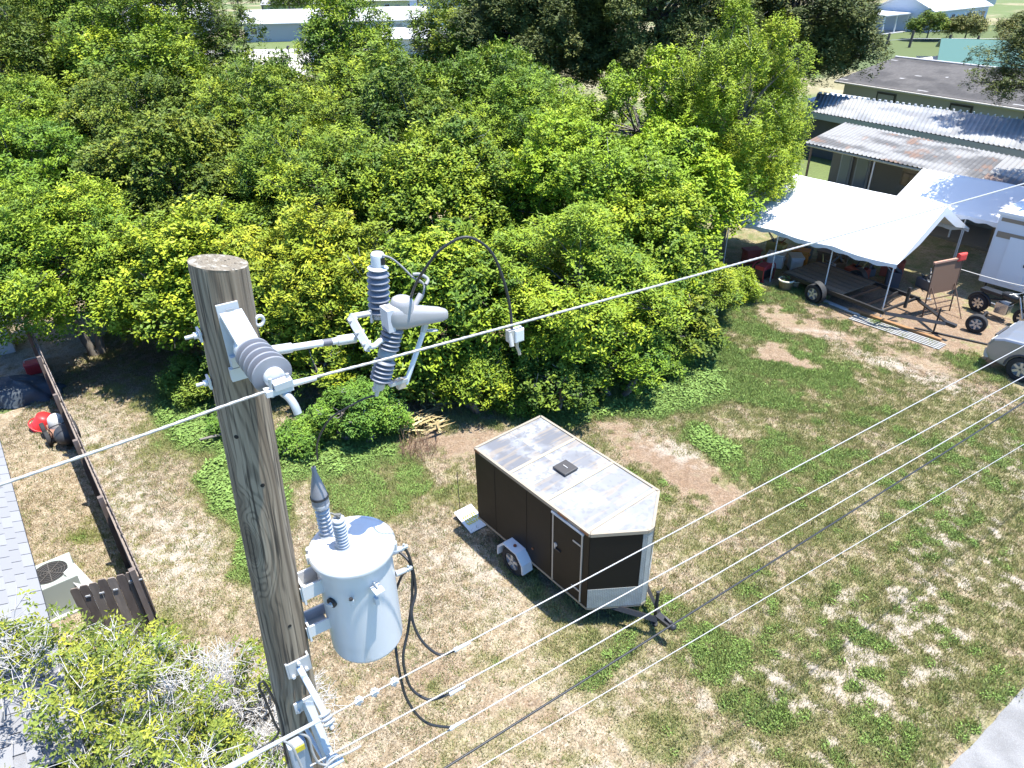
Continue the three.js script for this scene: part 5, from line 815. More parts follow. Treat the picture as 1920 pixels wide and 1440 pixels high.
const corrMap = (seed, c1, c2, rustAmt) => { const m = tex(512, 512, (s, t) => { const a = fbm(s * 5 + seed, t * 5, 4), b = fbm(s * 20 + seed, t * 6, 3), f = 0.85 + 0.3 * h2(Math.floor(s * 512), Math.floor(t * 512)); let c = mixc(c1, c2, sstep(0.35, 0.65, a)); c = mixc(c, [0.26, 0.12, 0.05], rustAmt * sstep(0.55, 0.72, b * 0.6 + a * 0.4)); return [c[0] * f, c[1] * f, c[2] * f]; }); m.repeat.set(0.12, 0.3); return m; };
const darkWall = mat([0.1, 0.095, 0.085], 0.9), beamWood = mat([0.17, 0.13, 0.09], 0.9), paleFascia = mat([0.36, 0.38, 0.33], 0.8), glassDark = mat([0.03, 0.035, 0.04], 0.12, { clearcoat: 0.6 });
{
  const A1 = V(17.1, 3.05, -37.3), A2 = V(22.4, 3.05, -27.2), B1 = V(14.35, 2.6, -35.1), B2 = V(20.3, 2.6, -25.1), r = thing('porch_shed', 'long porch shed with rusty corrugated roof and dark open front behind the canopies', 'shed', [18, 0, -31.5]);
  const w = (n, g, m, p) => wpart(r, n, g, m, p);
  const roof = w('roof', corrugated(B1, B2, A2, A1, 0.22, 0.035), mat([1, 1, 1], 0.6, { map: corrMap(3, [0.22, 0.215, 0.205], [0.085, 0.082, 0.078], 0.4), side: THREE.DoubleSide, metalness: 0.1 }));
  const out = V(-0.87, 0, 0.5), dirv = B2.clone().sub(B1).normalize();
  w('beam', rod(B1.clone().add(V(0.1, -0.1, 0)), B2.clone().add(V(0.1, -0.1, 0)), 0.06, 0.06, 6), paleFascia);
  for (const [t, white] of [[0.02, 0], [0.31, 1], [0.55, 1], [0.66, 1], [0.8, 0], [0.97, 0]]) { const p = B1.clone().lerp(B2, t).add(V(0.15, 0, 0)); w('post', rod(V(p.x, 0, p.z), V(p.x, 2.5, p.z), white ? 0.035 : 0.06, white ? 0.035 : 0.06, 8), white ? steelWhite : beamWood); }
  const back = (t, o) => B1.clone().lerp(B2, t).lerp(A1.clone().lerp(A2, t), o);
  const bw = (t0, t1, y0, y1, o, th) => { const a = back(t0, o), b = back(t1, o), d = b.clone().sub(a).setY(0), l = d.length(), g = bx(l, y1 - y0, th); g.rotateY(-Math.atan2(d.z, d.x)); g.translate((a.x + b.x) / 2, (y0 + y1) / 2, (a.z + b.z) / 2); return g; };
  w('back_wall', bw(0.0, 1, 0, 2.75, 0.85, 0.1), mat([0.2, 0.185, 0.16], 0.9));
  for (const [t0, t1] of [[0.05, 0.11], [0.13, 0.2]]) { const f = w('glass_door', bw(t0, t1, 0.1, 2.2, 0.81, 0.05), mat([0.34, 0.36, 0.38], 0.5)); w('pane', bw(t0 + 0.008, t1 - 0.008, 0.3, 2.05, 0.795, 0.02), mat([0.2, 0.23, 0.26], 0.15), f); }
  for (const [t0, t1] of [[0.35, 0.43], [0.55, 0.63]]) w('window', bw(t0, t1, 1.0, 2.0, 0.81, 0.05), glassDark);
  w('deck', [bw(0, 1, 0.0, 0.12, 0.4, 2.4)], mat([0.2, 0.17, 0.13], 0.9));
  w('railing', [bw(0.1, 0.5, 0.85, 0.9, 0.05, 0.05)], beamWood);
  for (let k = 0; k < 12; k++) w('baluster', bw(0.1 + k * 0.033, 0.104 + k * 0.033, 0.12, 0.85, 0.05, 0.03), beamWood);
}
{
  const A1 = V(18.9, 3.1, -45.8), A2 = V(27.5, 3.1, -34.5), B1 = V(17.6, 2.55, -43.2), B2 = V(24.6, 2.55, -31.0), r = thing('metal_roof_building', 'low building with bright white corrugated roof behind the porch shed', 'building', [22, 0, -38.5]);
  const w = (n, g, m, p) => wpart(r, n, g, m, p);
  w('roof', corrugated(B1, B2, A2, A1, 0.24, 0.035), mat([1, 1, 1], 0.5, { map: corrMap(8, [0.3, 0.3, 0.297], [0.19, 0.19, 0.187], 0.06), side: THREE.DoubleSide }));
  const wallb = (a, b, y0, y1, th) => { const d = b.clone().sub(a).setY(0), l = d.length(), g = bx(l, y1 - y0, th); g.rotateY(-Math.atan2(d.z, d.x)); g.translate((a.x + b.x) / 2, (y0 + y1) / 2, (a.z + b.z) / 2); return g; };
  w('fascia', wallb(B1.clone().add(V(0.05, 0, 0)), B2.clone().add(V(0.05, 0, 0)), 2.2, 2.52, 0.06), paleFascia);
  w('wall', wallb(B1.clone().lerp(A1, 0.25), B2.clone().lerp(A2, 0.25), 0, 2.5, 0.12), darkWall); w('wall', wallb(B1.clone().lerp(A1, 0.2).add(V(0.3, 0, 0.3)), A1.clone().add(V(0.3, 0, 0.3)), 0, 2.5, 0.12), darkWall); w('wall', wallb(A1, A2, 0, 2.9, 0.12), darkWall);
  const n = 42; for (let k = 0; k < n; k++) { const p = A1.clone().lerp(A2, (k + 0.5) / n); w('ridge_clip', wallb(p.clone().lerp(A2, -0.006), p.clone().lerp(A2, 0.006), 3.1, 3.2, 0.1), steelWhite); }
  for (const t of [0.2, 0.4, 0.6, 0.8]) { const a = B1.clone().lerp(B2, t - 0.03).lerp(A1.clone().lerp(A2, t - 0.03), 0.22), b = B1.clone().lerp(B2, t + 0.03).lerp(A1.clone().lerp(A2, t + 0.03), 0.22); w('window', wallb(a, b, 1.0, 1.9, 0.05), glassDark); }
}
// grey shingled house
{
  const E1 = V(23.84, 2.5, -54.93), dv = V(0.455, 0, 0.89).normalize(), du = V(0.89, 0, -0.455), L = 17, r = thing('grey_house', 'grey stucco house with dark grey shingle roof behind the metal roofed sheds', 'house', [30, 0, -49]);
  const w = (n, g, m, p) => wpart(r, n, g, m, p), pt = (a, b, y) => V(E1.x + dv.x * a + du.x * b, y, E1.z + dv.z * a + du.z * b);
  const sm = tex(512, 512, (s, t) => { const a = fbm(s * 6, t * 6, 4, 6), row = Math.abs(Math.sin(t * 34 * PI)) < 0.12 ? 0.82 : 1, b = fbm(s * 60, t * 34, 2), f = (0.8 + 0.4 * b) * row; let c = mixc([0.085, 0.078, 0.072], [0.05, 0.046, 0.043], sstep(0.3, 0.7, a)); c = mixc(c, [0.5, 0.49, 0.48], 0.5 * sstep(0.8, 0.86, fbm(s * 5 + 2, t * 12, 3))); return [c[0] * f, c[1] * f, c[2] * f]; }); sm.repeat.set(0.16, 0.2);
  const rm = mat([1, 1, 1], 0.95, { map: sm });
  w('roof', slab(pt(0, -0.1, 2.5), pt(L, -0.1, 2.5), pt(L, 5.9, 3.62), pt(0, 5.9, 3.62), 0.12), rm); w('roof', slab(pt(L, 11.9, 2.5), pt(0, 11.9, 2.5), pt(0, 5.92, 3.62), pt(L, 5.92, 3.62), 0.12), rm);
  w('ridge_cap', rod(pt(0, 5.9, 3.64), pt(L, 5.9, 3.64), 0.08, 0.08, 6), mat([0.45, 0.44, 0.43], 0.9));
  w('fascia', [rod(pt(0, -0.12, 2.4), pt(L, -0.12, 2.4), 0.09, 0.09, 4)], mat([0.4, 0.38, 0.34], 0.8));
  const stucco = mat([0.38, 0.355, 0.32], 0.9), wallq = (a0, b0, a1, b1, y0, y1, th) => { const a = pt(a0, b0, 0), b = pt(a1, b1, 0), d = b.clone().sub(a), l = d.length(), g = bx(l, y1 - y0, th); g.rotateY(-Math.atan2(d.z, d.x)); g.translate((a.x + b.x) / 2, (y0 + y1) / 2, (a.z + b.z) / 2); return g; };
  w('wall', wallq(0.5, 0.55, L - 0.4, 0.55, 0, 2.45, 0.2), stucco); w('wall', wallq(0.5, 11.3, L - 0.4, 11.3, 0, 2.45, 0.2), stucco);
  w('gable', extr([[0.5, 0], [11.3, 0], [11.3, 2.45], [5.9, 3.45], [0.5, 2.45]], 0.2).applyMatrix4(new THREE.Matrix4().makeBasis(du, UP, dv)).translate(pt(0.4, 0, 0).x, 0, pt(0.4, 0, 0).z), stucco);
  for (const a of [4.0, 9.4, 14]) { const f = w('window', wallq(a - 0.75, 0.43, a + 0.75, 0.43, 1.0, 2.1, 0.06), mat([0.06, 0.05, 0.045], 0.7)); w('pane', wallq(a - 0.62, 0.39, a + 0.62, 0.39, 1.12, 1.98, 0.03), mat([0.26, 0.25, 0.24], 0.3), f); w('sill', wallq(a - 0.85, 0.36, a + 0.85, 0.36, 0.9, 0.99, 0.16), stucco, f); }
}
// teal roof and small white sheds
{
  const r = thing('teal_roof_house', 'house with pale teal metal roof behind the grey shingled ridge', 'house', [39, 0, -61]), w = (n, g, m, p) => wpart(r, n, g, m, p);
  w('roof', slab(V(34.0, 2.7, -60.6), V(42.5, 2.7, -55.2), V(45.6, 3.9, -61.6), V(37.4, 3.9, -67.0), 0.12), mat([0.04, 0.11, 0.09], 0.7)); w('roof', slab(V(48.5, 2.7, -67.6), V(40.4, 2.7, -73), V(37.42, 3.9, -67.02), V(45.62, 3.9, -61.62), 0.12), mat([0.04, 0.11, 0.09], 0.7));
  w('wall', bx(9.4, 2.5, 9.5, 0, 1.25, 0, 0, 32.4 * D).translate(41.3, 0, -64), mat([0.4, 0.39, 0.36], 0.9)); w('window', bx(1.4, 1, 0.1, 0, 1.5, 0, 0, 32.4 * D).translate(39.0, 0, -58.9), glassDark);
}
{
  const r = thing('small_white_shed', 'small white flat roofed shed left of the grey house wall', 'shed', [21.6, 0, -49.4], 32 * D);
  mesh('wall', bx(2.4, 2.0, 2.2, 0, 1.0, 0), mat([0.42, 0.44, 0.47], 0.8), r); mesh('roof', bx(2.9, 0.1, 2.7, 0, 2.1, 0, 0, 0, 0.06), mat([0.75, 0.75, 0.75], 0.6), r); mesh('door', bx(0.7, 1.7, 0.06, -0.3, 0.85, 1.12), darkWall, r);
}
// white travel trailer
{
  const r = thing('travel_trailer', 'white travel trailer with brown stripe at the right edge beside the canopy', 'trailer', [18.95, 0, -21.4], YAW), wm = mat([0.66, 0.67, 0.69], 0.5), br = mat([0.26, 0.2, 0.14], 0.6);
  mesh('body', bev(2.4, 2.35, 5.6, 0.05, 0, 1.75, 0), wm, r); mesh('roof', bev(2.52, 0.1, 5.75, 0.04, 0, 2.98, 0), mat([0.74, 0.74, 0.73], 0.6), r);
  mesh('stripe', bx(0.012, 0.2, 5.4, -1.208, 2.28, 0), br, r); mesh('stripe', bx(0.012, 0.12, 5.4, -1.208, 2.78, 0), br, r);
  const dr = mesh('door', bx(0.03, 1.55, 0.75, -1.212, 1.5, -1.9), mat([0.7, 0.71, 0.73], 0.5), r); mesh('handle', bx(0.03, 0.1, 0.05, -1.235, 1.45, -1.6), blackSteel, dr);
  mesh('panel_joint', bx(0.012, 1.5, 0.02, -1.208, 1.4, -1.15), br, r); const wd = mesh('window', bx(0.02, 0.6, 1.0, -1.21, 1.75, 0.4), glassDark, r); mesh('window_frame', bx(0.014, 0.7, 1.1, -1.206, 1.75, 0.4), wm, wd);
  for (const z of [-0.4, 0.4]) wheel(r, -1.05, 0.34, z, 0.34, 0.2, 5); for (const z of [-0.4, 0.4]) wheel(r, 1.05, 0.34, z, 0.34, 0.2, 5);
  mesh('jack', rod(V(-0.9, 0, -2.6), V(-0.9, 0.6, -2.6), 0.03, 0.03, 6), blackSteel, r);
}
// silver SUV, nose towards the sheds
{
  const r = thing('silver_suv', 'silver SUV parked at the right edge, its front wheel and bonnet in view', 'car', [15.75, 0, -16.55], -142.3 * D), paint = mat([0.27, 0.285, 0.305], 0.3, { metalness: 0.45, clearcoat: 0.8, clearcoatRoughness: 0.1 }), trim = mat([0.05, 0.05, 0.055], 0.6);
  // side profile, x forward, extruded across
  const arch = (cx, rr) => Array.from({ length: 9 }, (_, i) => { const a = PI - i / 8 * PI; return [cx - Math.cos(a) * -rr, 0.36 + Math.sin(a) * rr]; });
  const lower = [[-2.2, 0.42], ...arch(-1.3, 0.43), ...arch(1.35, 0.43), [2.12, 0.4], [2.25, 0.55], [2.27, 0.78], [2.18, 0.95], [1.95, 1.03], [1.1, 1.1], [-2.2, 1.12], [-2.28, 0.8]];
  const g = extr(lower, 1.66, 0.07); g.translate(0, 0, -0.83); g.rotateY(-PI / 2); mesh('body', g, paint, r);
  const cab = [[1.05, 1.08], [0.35, 1.62], [0.1, 1.7], [-1.9, 1.7], [-2.15, 1.6], [-2.25, 1.1]]; const cg = extr(cab, 1.36, 0.08); cg.translate(0, 0, -0.68); cg.rotateY(-PI / 2); mesh('cabin', cg, paint, r);
  for (const s of [-1, 1]) { mesh('side_window', extr([[0.75, 1.15], [0.25, 1.56], [-0.6, 1.58], [-0.6, 1.15]], 0.02).rotateY(-PI / 2).translate(s * 0.765 + 0.01, 0, 0), glassDark, r); mesh('side_window', extr([[-0.7, 1.15], [-0.7, 1.58], [-1.85, 1.56], [-1.95, 1.15]], 0.02).rotateY(-PI / 2).translate(s * 0.765 + 0.01, 0, 0), glassDark, r); }
  mesh('windscreen', quad(V(-0.64, 1.14, 1.13), V(0.64, 1.14, 1.13), V(0.6, 1.62, 0.47), V(-0.6, 1.62, 0.47)), glassDark, r);
  mesh('bonnet', [quad(V(-0.74, 1.118, 1.1), V(0.74, 1.118, 1.1), V(0.68, 1.06, 2.0), V(-0.68, 1.06, 2.0), 6, 6)].map((q) => { const p = q.attributes.position; for (let i = 0; i < p.count; i++) { const x = p.getX(i) / 0.74; p.setY(i, p.getY(i) + 0.045 * (1 - x * x)); } q.computeVertexNormals(); return q; }), paint, r);
  for (const s of [-1, 1]) mesh('headlight', bev(0.42, 0.2, 0.2, 0.06, s * 0.62, 0.84, 2.22), mat([0.75, 0.75, 0.7], 0.15, { clearcoat: 1 }), r);
  mesh('grille', bx(0.8, 0.2, 0.06, 0, 0.83, 2.33), trim, r); mesh('bumper', bev(1.76, 0.26, 0.24, 0.09, 0, 0.52, 2.26), mat([0.36, 0.38, 0.4], 0.4), r);
  for (const s of [-1, 1]) { mesh('mirror', bev(0.2, 0.15, 0.1, 0.04, s * 0.98, 1.18, 0.75), paint, r); mesh('wheel_arch', new THREE.TorusGeometry(0.42, 0.035, 6, 20, PI).rotateY(PI / 2).translate(s * 0.89, 0.36, 1.35), trim, r); mesh('door_line', bx(0.012, 0.65, 0.015, s * 0.902, 0.75, 0.55), trim, r); }
  const rim = mat([0.55, 0.54, 0.52], 0.35, { metalness: 0.6 });
  for (const z of [1.35, -1.3]) for (const s of [-1, 1]) wheel(r, s * 0.8, 0.36, z, 0.36, 0.23, 6, 'x', rim);
}
// flatbed trailer under the canopy
{
  const r = thing('flatbed_trailer', 'black steel flatbed trailer frame under the canopy with its tongue toward the SUV', 'trailer', [11.75, 0, -22.75], 31 * D);
  for (const s of [-1, 1]) mesh('side_rail', bx(0.08, 0.12, 4.0, s * 0.95, 0.52, 0), blackSteel, r);
  for (let k = 0; k < 7; k++) mesh('cross_member', bx(1.82, 0.08, 0.06, 0, 0.5, -1.9 + k * 0.63), blackSteel, r);
  const pl = mat([0.16, 0.12, 0.08], 0.95); for (let k = 0; k < 6; k++) mesh('deck_plank', bx(0.26, 0.035, 2.4, -0.75 + k * 0.3, 0.565, -0.8), pl, r);
  for (const s of [-1, 1]) { const a = V(s * 0.9, 0.5, 2.0), b = V(s * 0.05, 0.5, 3.5), l = a.distanceTo(b); mesh('tongue_rail', along(bx(0.08, l, 0.1).translate(0, l / 2, 0), a, b), blackSteel, r); wheel(r, s * 1.12, 0.33, -0.5, 0.33, 0.2, 5); mesh('fender', new THREE.CylinderGeometry(0.42, 0.42, 0.24, 16, 1, true, 0, PI).rotateZ(PI / 2).rotateX(-PI / 2 + PI).translate(s * 1.12, 0.36, -0.5), mat([0.03, 0.03, 0.03], 0.6, { side: THREE.DoubleSide }), r); }
  mesh('coupler', bev(0.14, 0.1, 0.4, 0.03, 0, 0.52, 3.6), blackSteel, r); mesh('jack', [rod(V(0, 0.02, 3.2), V(0, 0.9, 3.2), 0.03, 0.03, 8)], blackSteel, r);
  mesh('winch_post', [bx(0.08, 0.7, 0.08, 0, 0.85, 2.1)], blackSteel, r);
}
// upright ramp gate with a brown panel and red cloth
{
  const r = thing('ramp_gate', 'upright steel ramp gate with brown panel and red cloth on its corner', 'ramp gate', [14.25, 0, -21.45], 20 * D), rs = mat([0.1, 0.06, 0.04], 0.8);
  for (const s of [-1, 1]) { mesh('leg', rod(V(s * 0.6, 0, 0), V(s * 0.6, 1.85, -0.12), 0.025, 0.025, 6), rs, r); mesh('brace', rod(V(s * 0.45, 0, 0.6), V(s * 0.5, 1.0, -0.05), 0.018, 0.018, 6), rs, r); }
  mesh('panel', bx(1.2, 1.05, 0.03, 0, 1.3, -0.09, -0.065), mat([0.15, 0.088, 0.055], 0.9), r); mesh('top_bar', bx(1.3, 0.06, 0.07, 0, 1.86, -0.12), mat([0.4, 0.22, 0.15], 0.8), r);
  for (let k = 0; k < 3; k++) mesh('bar', bx(1.2, 0.03, 0.03, 0, 0.2 + k * 0.2, -0.03), rs, r);
  mesh('red_cloth', [bev(0.34, 0.26, 0.14, 0.05, 0.52, 1.9, -0.12)], mat([0.6, 0.05, 0.04], 0.8), r);
}
// black motorcycle
{
  const r = thing('motorcycle', 'black motorcycle standing in front of the white travel trailer', 'motorcycle', [16.05, 0, -21.0], 30 * D), mt = mat([0.02, 0.022, 0.025], 0.35), ch = mat([0.5, 0.5, 0.5], 0.25, { metalness: 0.8 });
  wheel(r, 0, 0.31, 0.72, 0.31, 0.12, 7, 'x', ch); wheel(r, 0, 0.31, -0.72, 0.31, 0.15, 7, 'x', ch);
  mesh('frame', [rod(V(0, 0.45, -0.7), V(0, 0.75, 0.2), 0.035, 0.035, 6), rod(V(0, 0.35, 0), V(0, 0.85, 0.45), 0.035, 0.035, 6)], mt, r); mesh('tank', new THREE.SphereGeometry(0.2, 14, 10).scale(0.75, 0.7, 1.5).translate(0, 0.85, 0.15), mt, r); mesh('seat', bev(0.28, 0.1, 0.7, 0.04, 0, 0.82, -0.42), mt, r);
  mesh('engine', bev(0.34, 0.36, 0.42, 0.05, 0, 0.42, 0.05), ch, r); mesh('fork', [rod(V(-0.1, 0.31, 0.72), V(-0.1, 0.95, 0.45), 0.025, 0.025, 8), rod(V(0.1, 0.31, 0.72), V(0.1, 0.95, 0.45), 0.025, 0.025, 8)], ch, r); mesh('handlebar', tube([V(-0.4, 1.05, 0.25), V(-0.15, 1.08, 0.42), V(0.15, 1.08, 0.42), V(0.4, 1.05, 0.25)], 0.014, 20, 6), ch, r); mesh('exhaust', rod(V(0.2, 0.32, 0.1), V(0.22, 0.34, -0.85), 0.045, 0.045, 8), ch, r); mesh('mudguard', new THREE.TorusGeometry(0.34, 0.05, 6, 16, PI).rotateY(PI / 2).translate(0, 0.31, -0.72), mt, r);
  mesh('headlamp', new THREE.SphereGeometry(0.1, 12, 8).translate(0, 0.9, 0.6), ch, r);
}
{ const r = thing('spare_wheel', 'loose tyred wheel lying on a dark axle near the SUV bonnet', 'wheel', [14.75, 0, -20.1], 0.8); wheel(r, 0, 0.3, 0, 0.3, 0.2, 6); mesh('axle', rod(V(0, 0.3, 0), V(1.2, 0.28, 0), 0.035, 0.035, 8), blackSteel, r); mesh('hub_stand', bx(0.12, 0.28, 0.12, 1.15, 0.14, 0), blackSteel, r); }
// boards along the edge of the lawn
const rustWood = mat([0.26, 0.14, 0.06], 0.9), g2 = (a, b, w, h, d, m, yy = 0) => { const dx = b[0] - a[0], dz = b[1] - a[1], l = Math.hypot(dx, dz); return bev(l, h, w, Math.min(h, w) * 0.15).rotateY(-Math.atan2(dz, dx)).translate((a[0] + b[0]) / 2, h / 2 + yy, (a[1] + b[1]) / 2); };
single('timber', 'rust brown timber lying along the lawn edge in front of the canopy', 'timber', g2([11.5, -21.85], [13.35, -19.45], 0.14, 0.12), rustWood);
single('white_plank', 'white plank lying at the lawn edge beside the canopy post', 'plank', g2([10.75, -23.0], [11.7, -21.45], 0.16, 0.05), whiteMetal);
{ const r = thing('louvre_panel', 'white slatted panel lying flat on the lawn beside the brown timber', 'panel', [12.3, 0, -20.2], -51 * D); for (let k = 0; k < 5; k++) mesh('slat', bev(2.9, 0.025, 0.05, 0.008, 0, 0.04, -0.22 + k * 0.11), mat([0.36, 0.355, 0.34], 0.7), r); for (const x of [-1.3, 0, 1.3]) mesh('batten', bx(0.06, 0.025, 0.54, x, 0.013, 0), mat([0.35, 0.33, 0.3], 0.9), r); }
single('rail_bar', 'black steel bar lying on the sand beside the tongue of the flatbed', 'bar', g2([13.0, -20.4], [14.9, -19.0], 0.06, 0.06), blackSteel);
// generator, pots, bins
{ const r = thing('generator', 'small red framed generator at the corner of the canopy', 'generator', [9.45, 0, -24.75], 0.7), red = mat([0.33, 0.03, 0.035], 0.6); mesh('engine', bev(0.5, 0.36, 0.4, 0.05, 0, 0.26, 0), blackSteel, r); mesh('tank', bev(0.56, 0.14, 0.42, 0.04, 0, 0.5, 0), red, r); for (const z of [-0.24, 0.24]) mesh('frame_tube', tube([V(-0.34, 0.03, z), V(-0.34, 0.58, z), V(0.34, 0.58, z), V(0.34, 0.03, z)].map((p) => p), 0.02, 30, 6), red, r); for (const x of [-0.3, 0.3]) mesh('skid', bx(0.04, 0.04, 0.55, x, 0.02, 0), red, r); }
function pot(x, z, s, label, c) { const r = thing('flower_pot', label, 'pot', [x, 0, z]); mesh('pot', new THREE.LatheGeometry([[0, 0], [0.17, 0], [0.22, 0.3], [0.24, 0.31], [0.24, 0.36], [0.2, 0.36], [0.19, 0.3], [0, 0.29]].map(([a, b]) => new THREE.Vector2(a * s, b * s)), 22), mat(c, 0.8), r); mesh('rim', new THREE.TorusGeometry(0.225 * s, 0.03 * s, 6, 22).rotateX(PI / 2).translate(0, 0.34 * s, 0), mat([0.55, 0.52, 0.42], 0.8), r); mesh('plant', sprig(71 + Math.round(x), 26, 0.16, 0.16, 0.05).translate(0, 0.4 * s, 0), leafGreen, r); }
const leafGreen = mat([0.07, 0.13, 0.03], 0.7, { side: THREE.DoubleSide });
pot(9.95, -23.7, 1.15, 'brown flower pot with pale rim on the lawn corner by the generator', [0.24, 0.17, 0.09]); pot(10.35, -23.9, 0.8, 'smaller pot just behind the brown flower pot', [0.3, 0.25, 0.18]);
const bins = [['white_bin', 'white plastic bin under the far end of the canopy', [10.3, -25.9], [0.62, 0.6, 0.56]], ['white_bin', 'second white bin beside the first under the canopy', [10.95, -25.6], [0.5, 0.49, 0.47]], ['orange_tub', 'orange tub under the canopy eave', [11.35, -26.2], [0.5, 0.2, 0.03]], ['red_bin', 'dull red bin at the shaded corner of the canopy', [9.5, -26.4], [0.28, 0.06, 0.04]], ['brown_crate', 'brown crate deep under the canopy', [12.3, -26.0], [0.2, 0.13, 0.08]]];
for (const [n, l, [x, z], c] of bins) { const r = thing(n, l, 'bin', [x, 0, z], x * 3); mesh('tub', bev(0.6, 0.5, 0.45, 0.05, 0, 0.27, 0), mat(c, 0.6), r); mesh('lid', bev(0.66, 0.06, 0.5, 0.02, 0, 0.55, 0), mat(c.map((v) => v * 0.85), 0.6), r); for (const s of [-1, 1]) mesh('handle', bx(0.04, 0.05, 0.16, s * 0.33, 0.4, 0), mat(c, 0.6), r); }
{ const r = thing('work_bench', 'wooden work bench with clutter in the shade of the canopy', 'bench', [13.6, 0, -26.6], 38 * D); mesh('top', bx(2.2, 0.06, 0.7, 0, 0.88, 0), beamWood, r); for (const x of [-1, 1]) for (const z of [-0.28, 0.28]) mesh('leg', bx(0.09, 0.86, 0.09, x, 0.43, z), beamWood, r); mesh('shelf', bx(2.0, 0.04, 0.6, 0, 0.3, 0), beamWood, r); }
{ const q = rng(808), tones = [[0.3, 0.08, 0.05], [0.12, 0.13, 0.15], [0.35, 0.33, 0.3], [0.2, 0.14, 0.08], [0.06, 0.07, 0.09], [0.4, 0.3, 0.1], [0.16, 0.2, 0.22]], words = ['rust red', 'slate', 'pale grey', 'brown', 'black', 'ochre', 'dull blue'];
  const spots = [[12.9, -24.6, 'left of the winch post'], [13.5, -24.9, 'behind the flatbed'], [11.9, -25.0, 'at the rear of the flatbed'], [12.6, -25.6, 'by the brown crate'], [13.9, -23.9, 'near the canopy end'], [10.6, -26.8, 'at the far corner'], [11.7, -26.7, 'next to the orange tub'], [14.3, -24.8, 'by the work bench'], [15.0, -23.6, 'behind the ramp gate']];
  spots.forEach(([x, z, where], i) => { const k = i % 7, r = thing('junk_box', `${words[k]} box of odds and ends under the canopy ${where}`, 'box', [x, 0, z], q() * 3), w = 0.35 + 0.4 * q(), d = 0.3 + 0.35 * q(), h = 0.25 + 0.45 * q(), m = mat(tones[k], 0.85); mesh('box', bev(w, h, d, 0.02, 0, h / 2, 0), m, r); mesh('flap', bx(w * 0.9, 0.012, d * 0.5, 0, h + 0.03, d * 0.3, 0.5), m, r); for (let j = 0; j < 3; j++) mesh('odd_item', rod(V((q() - 0.5) * w * 0.7, h * 0.8, (q() - 0.5) * d * 0.7), V((q() - 0.5) * w * 1.4, h + 0.15 + 0.35 * q(), (q() - 0.5) * d * 1.4), 0.02 + 0.03 * q(), 0.015, 7), mat(tones[Math.floor(q() * 7)], 0.7), r); }); }
single('rope', 'pale rope strung in front of the travel trailer, upper of two', 'rope', tube([V(14.6, 1.35, -22.6), V(16.3, 1.15, -21.2), V(18.6, 1.3, -19.2)], 0.014, 24, 5), mat([0.5, 0.48, 0.44], 0.9)); 
{ const r = thing('rope_post', 'thin steel post holding the pale rope near the ramp gate', 'post', [14.6, 0, -22.6]); mesh('post', rod(V(0, 0, 0), V(0, 1.4, 0), 0.02, 0.02, 6), galv, r); mesh('base', disc(0.1, V(0, 0, 0), UP, 12, 0.03), galv, r); }

// ---------------------------------------------------------------- far background
console.log('background');
const farGrass = mat([0.075, 0.098, 0.025], 0.95), water = mat([0.05, 0.06, 0.06], 0.15), earth = mat([0.36, 0.25, 0.16], 0.95);
const sheet = (pts, y) => { const g = extr(pts.map(([x, z]) => [x, -z]), 0.003); g.rotateX(-PI / 2); g.translate(0, y, 0); return uvBox(g); };
struct('meadow', sheet([[30, -80], [62, -74], [95, -118], [58, -128]], 0.0), farGrass);
struct('canal_water', sheet([[45, -84], [58, -78], [60, -82], [47, -88.5]], 0.012), water);
struct('canal_bank', sheet([[56, -88], [66, -83], [70, -90], [58, -94]], 0.012), earth);
struct('sand_drive', sheet([[-38, -78], [-22, -78], [-21, -104], [-34, -106]], 0.0), mat([0.52, 0.48, 0.42], 0.95));
struct('far_road', sheet([[-120, -104.5], [40, -106], [40, -111], [-120, -110]], 0.02), mat([0.36, 0.34, 0.31], 0.95));
{ const r = thing('field_fence', 'row of dark weathered posts along the canal meadow', 'fence', [45, 0, -90]); const ps = [[38.6, -86.5, 1.7], [40.2, -88.5, 1.5], [41.6, -89.6, 1.6], [43.8, -92.6, 1.5], [46.6, -95.2, 1.8], [50.2, -96.6, 1.9], [54.6, -96.0, 1.4], [57.6, -95.2, 1.3], [60.8, -94.6, 1.3], [64.2, -93.6, 1.3]]; ps.forEach(([x, z, h]) => wpart(r, 'post', rod(V(x, 0, z), V(x + 0.1, h, z), 0.16, 0.14, 6), barkDark)); for (let i = 0; i < ps.length - 1; i++) wpart(r, 'wire', rod(V(ps[i][0], 1.0, ps[i][1]), V(ps[i + 1][0], 1.0, ps[i + 1][1]), 0.02, 0.02, 4), galv); }
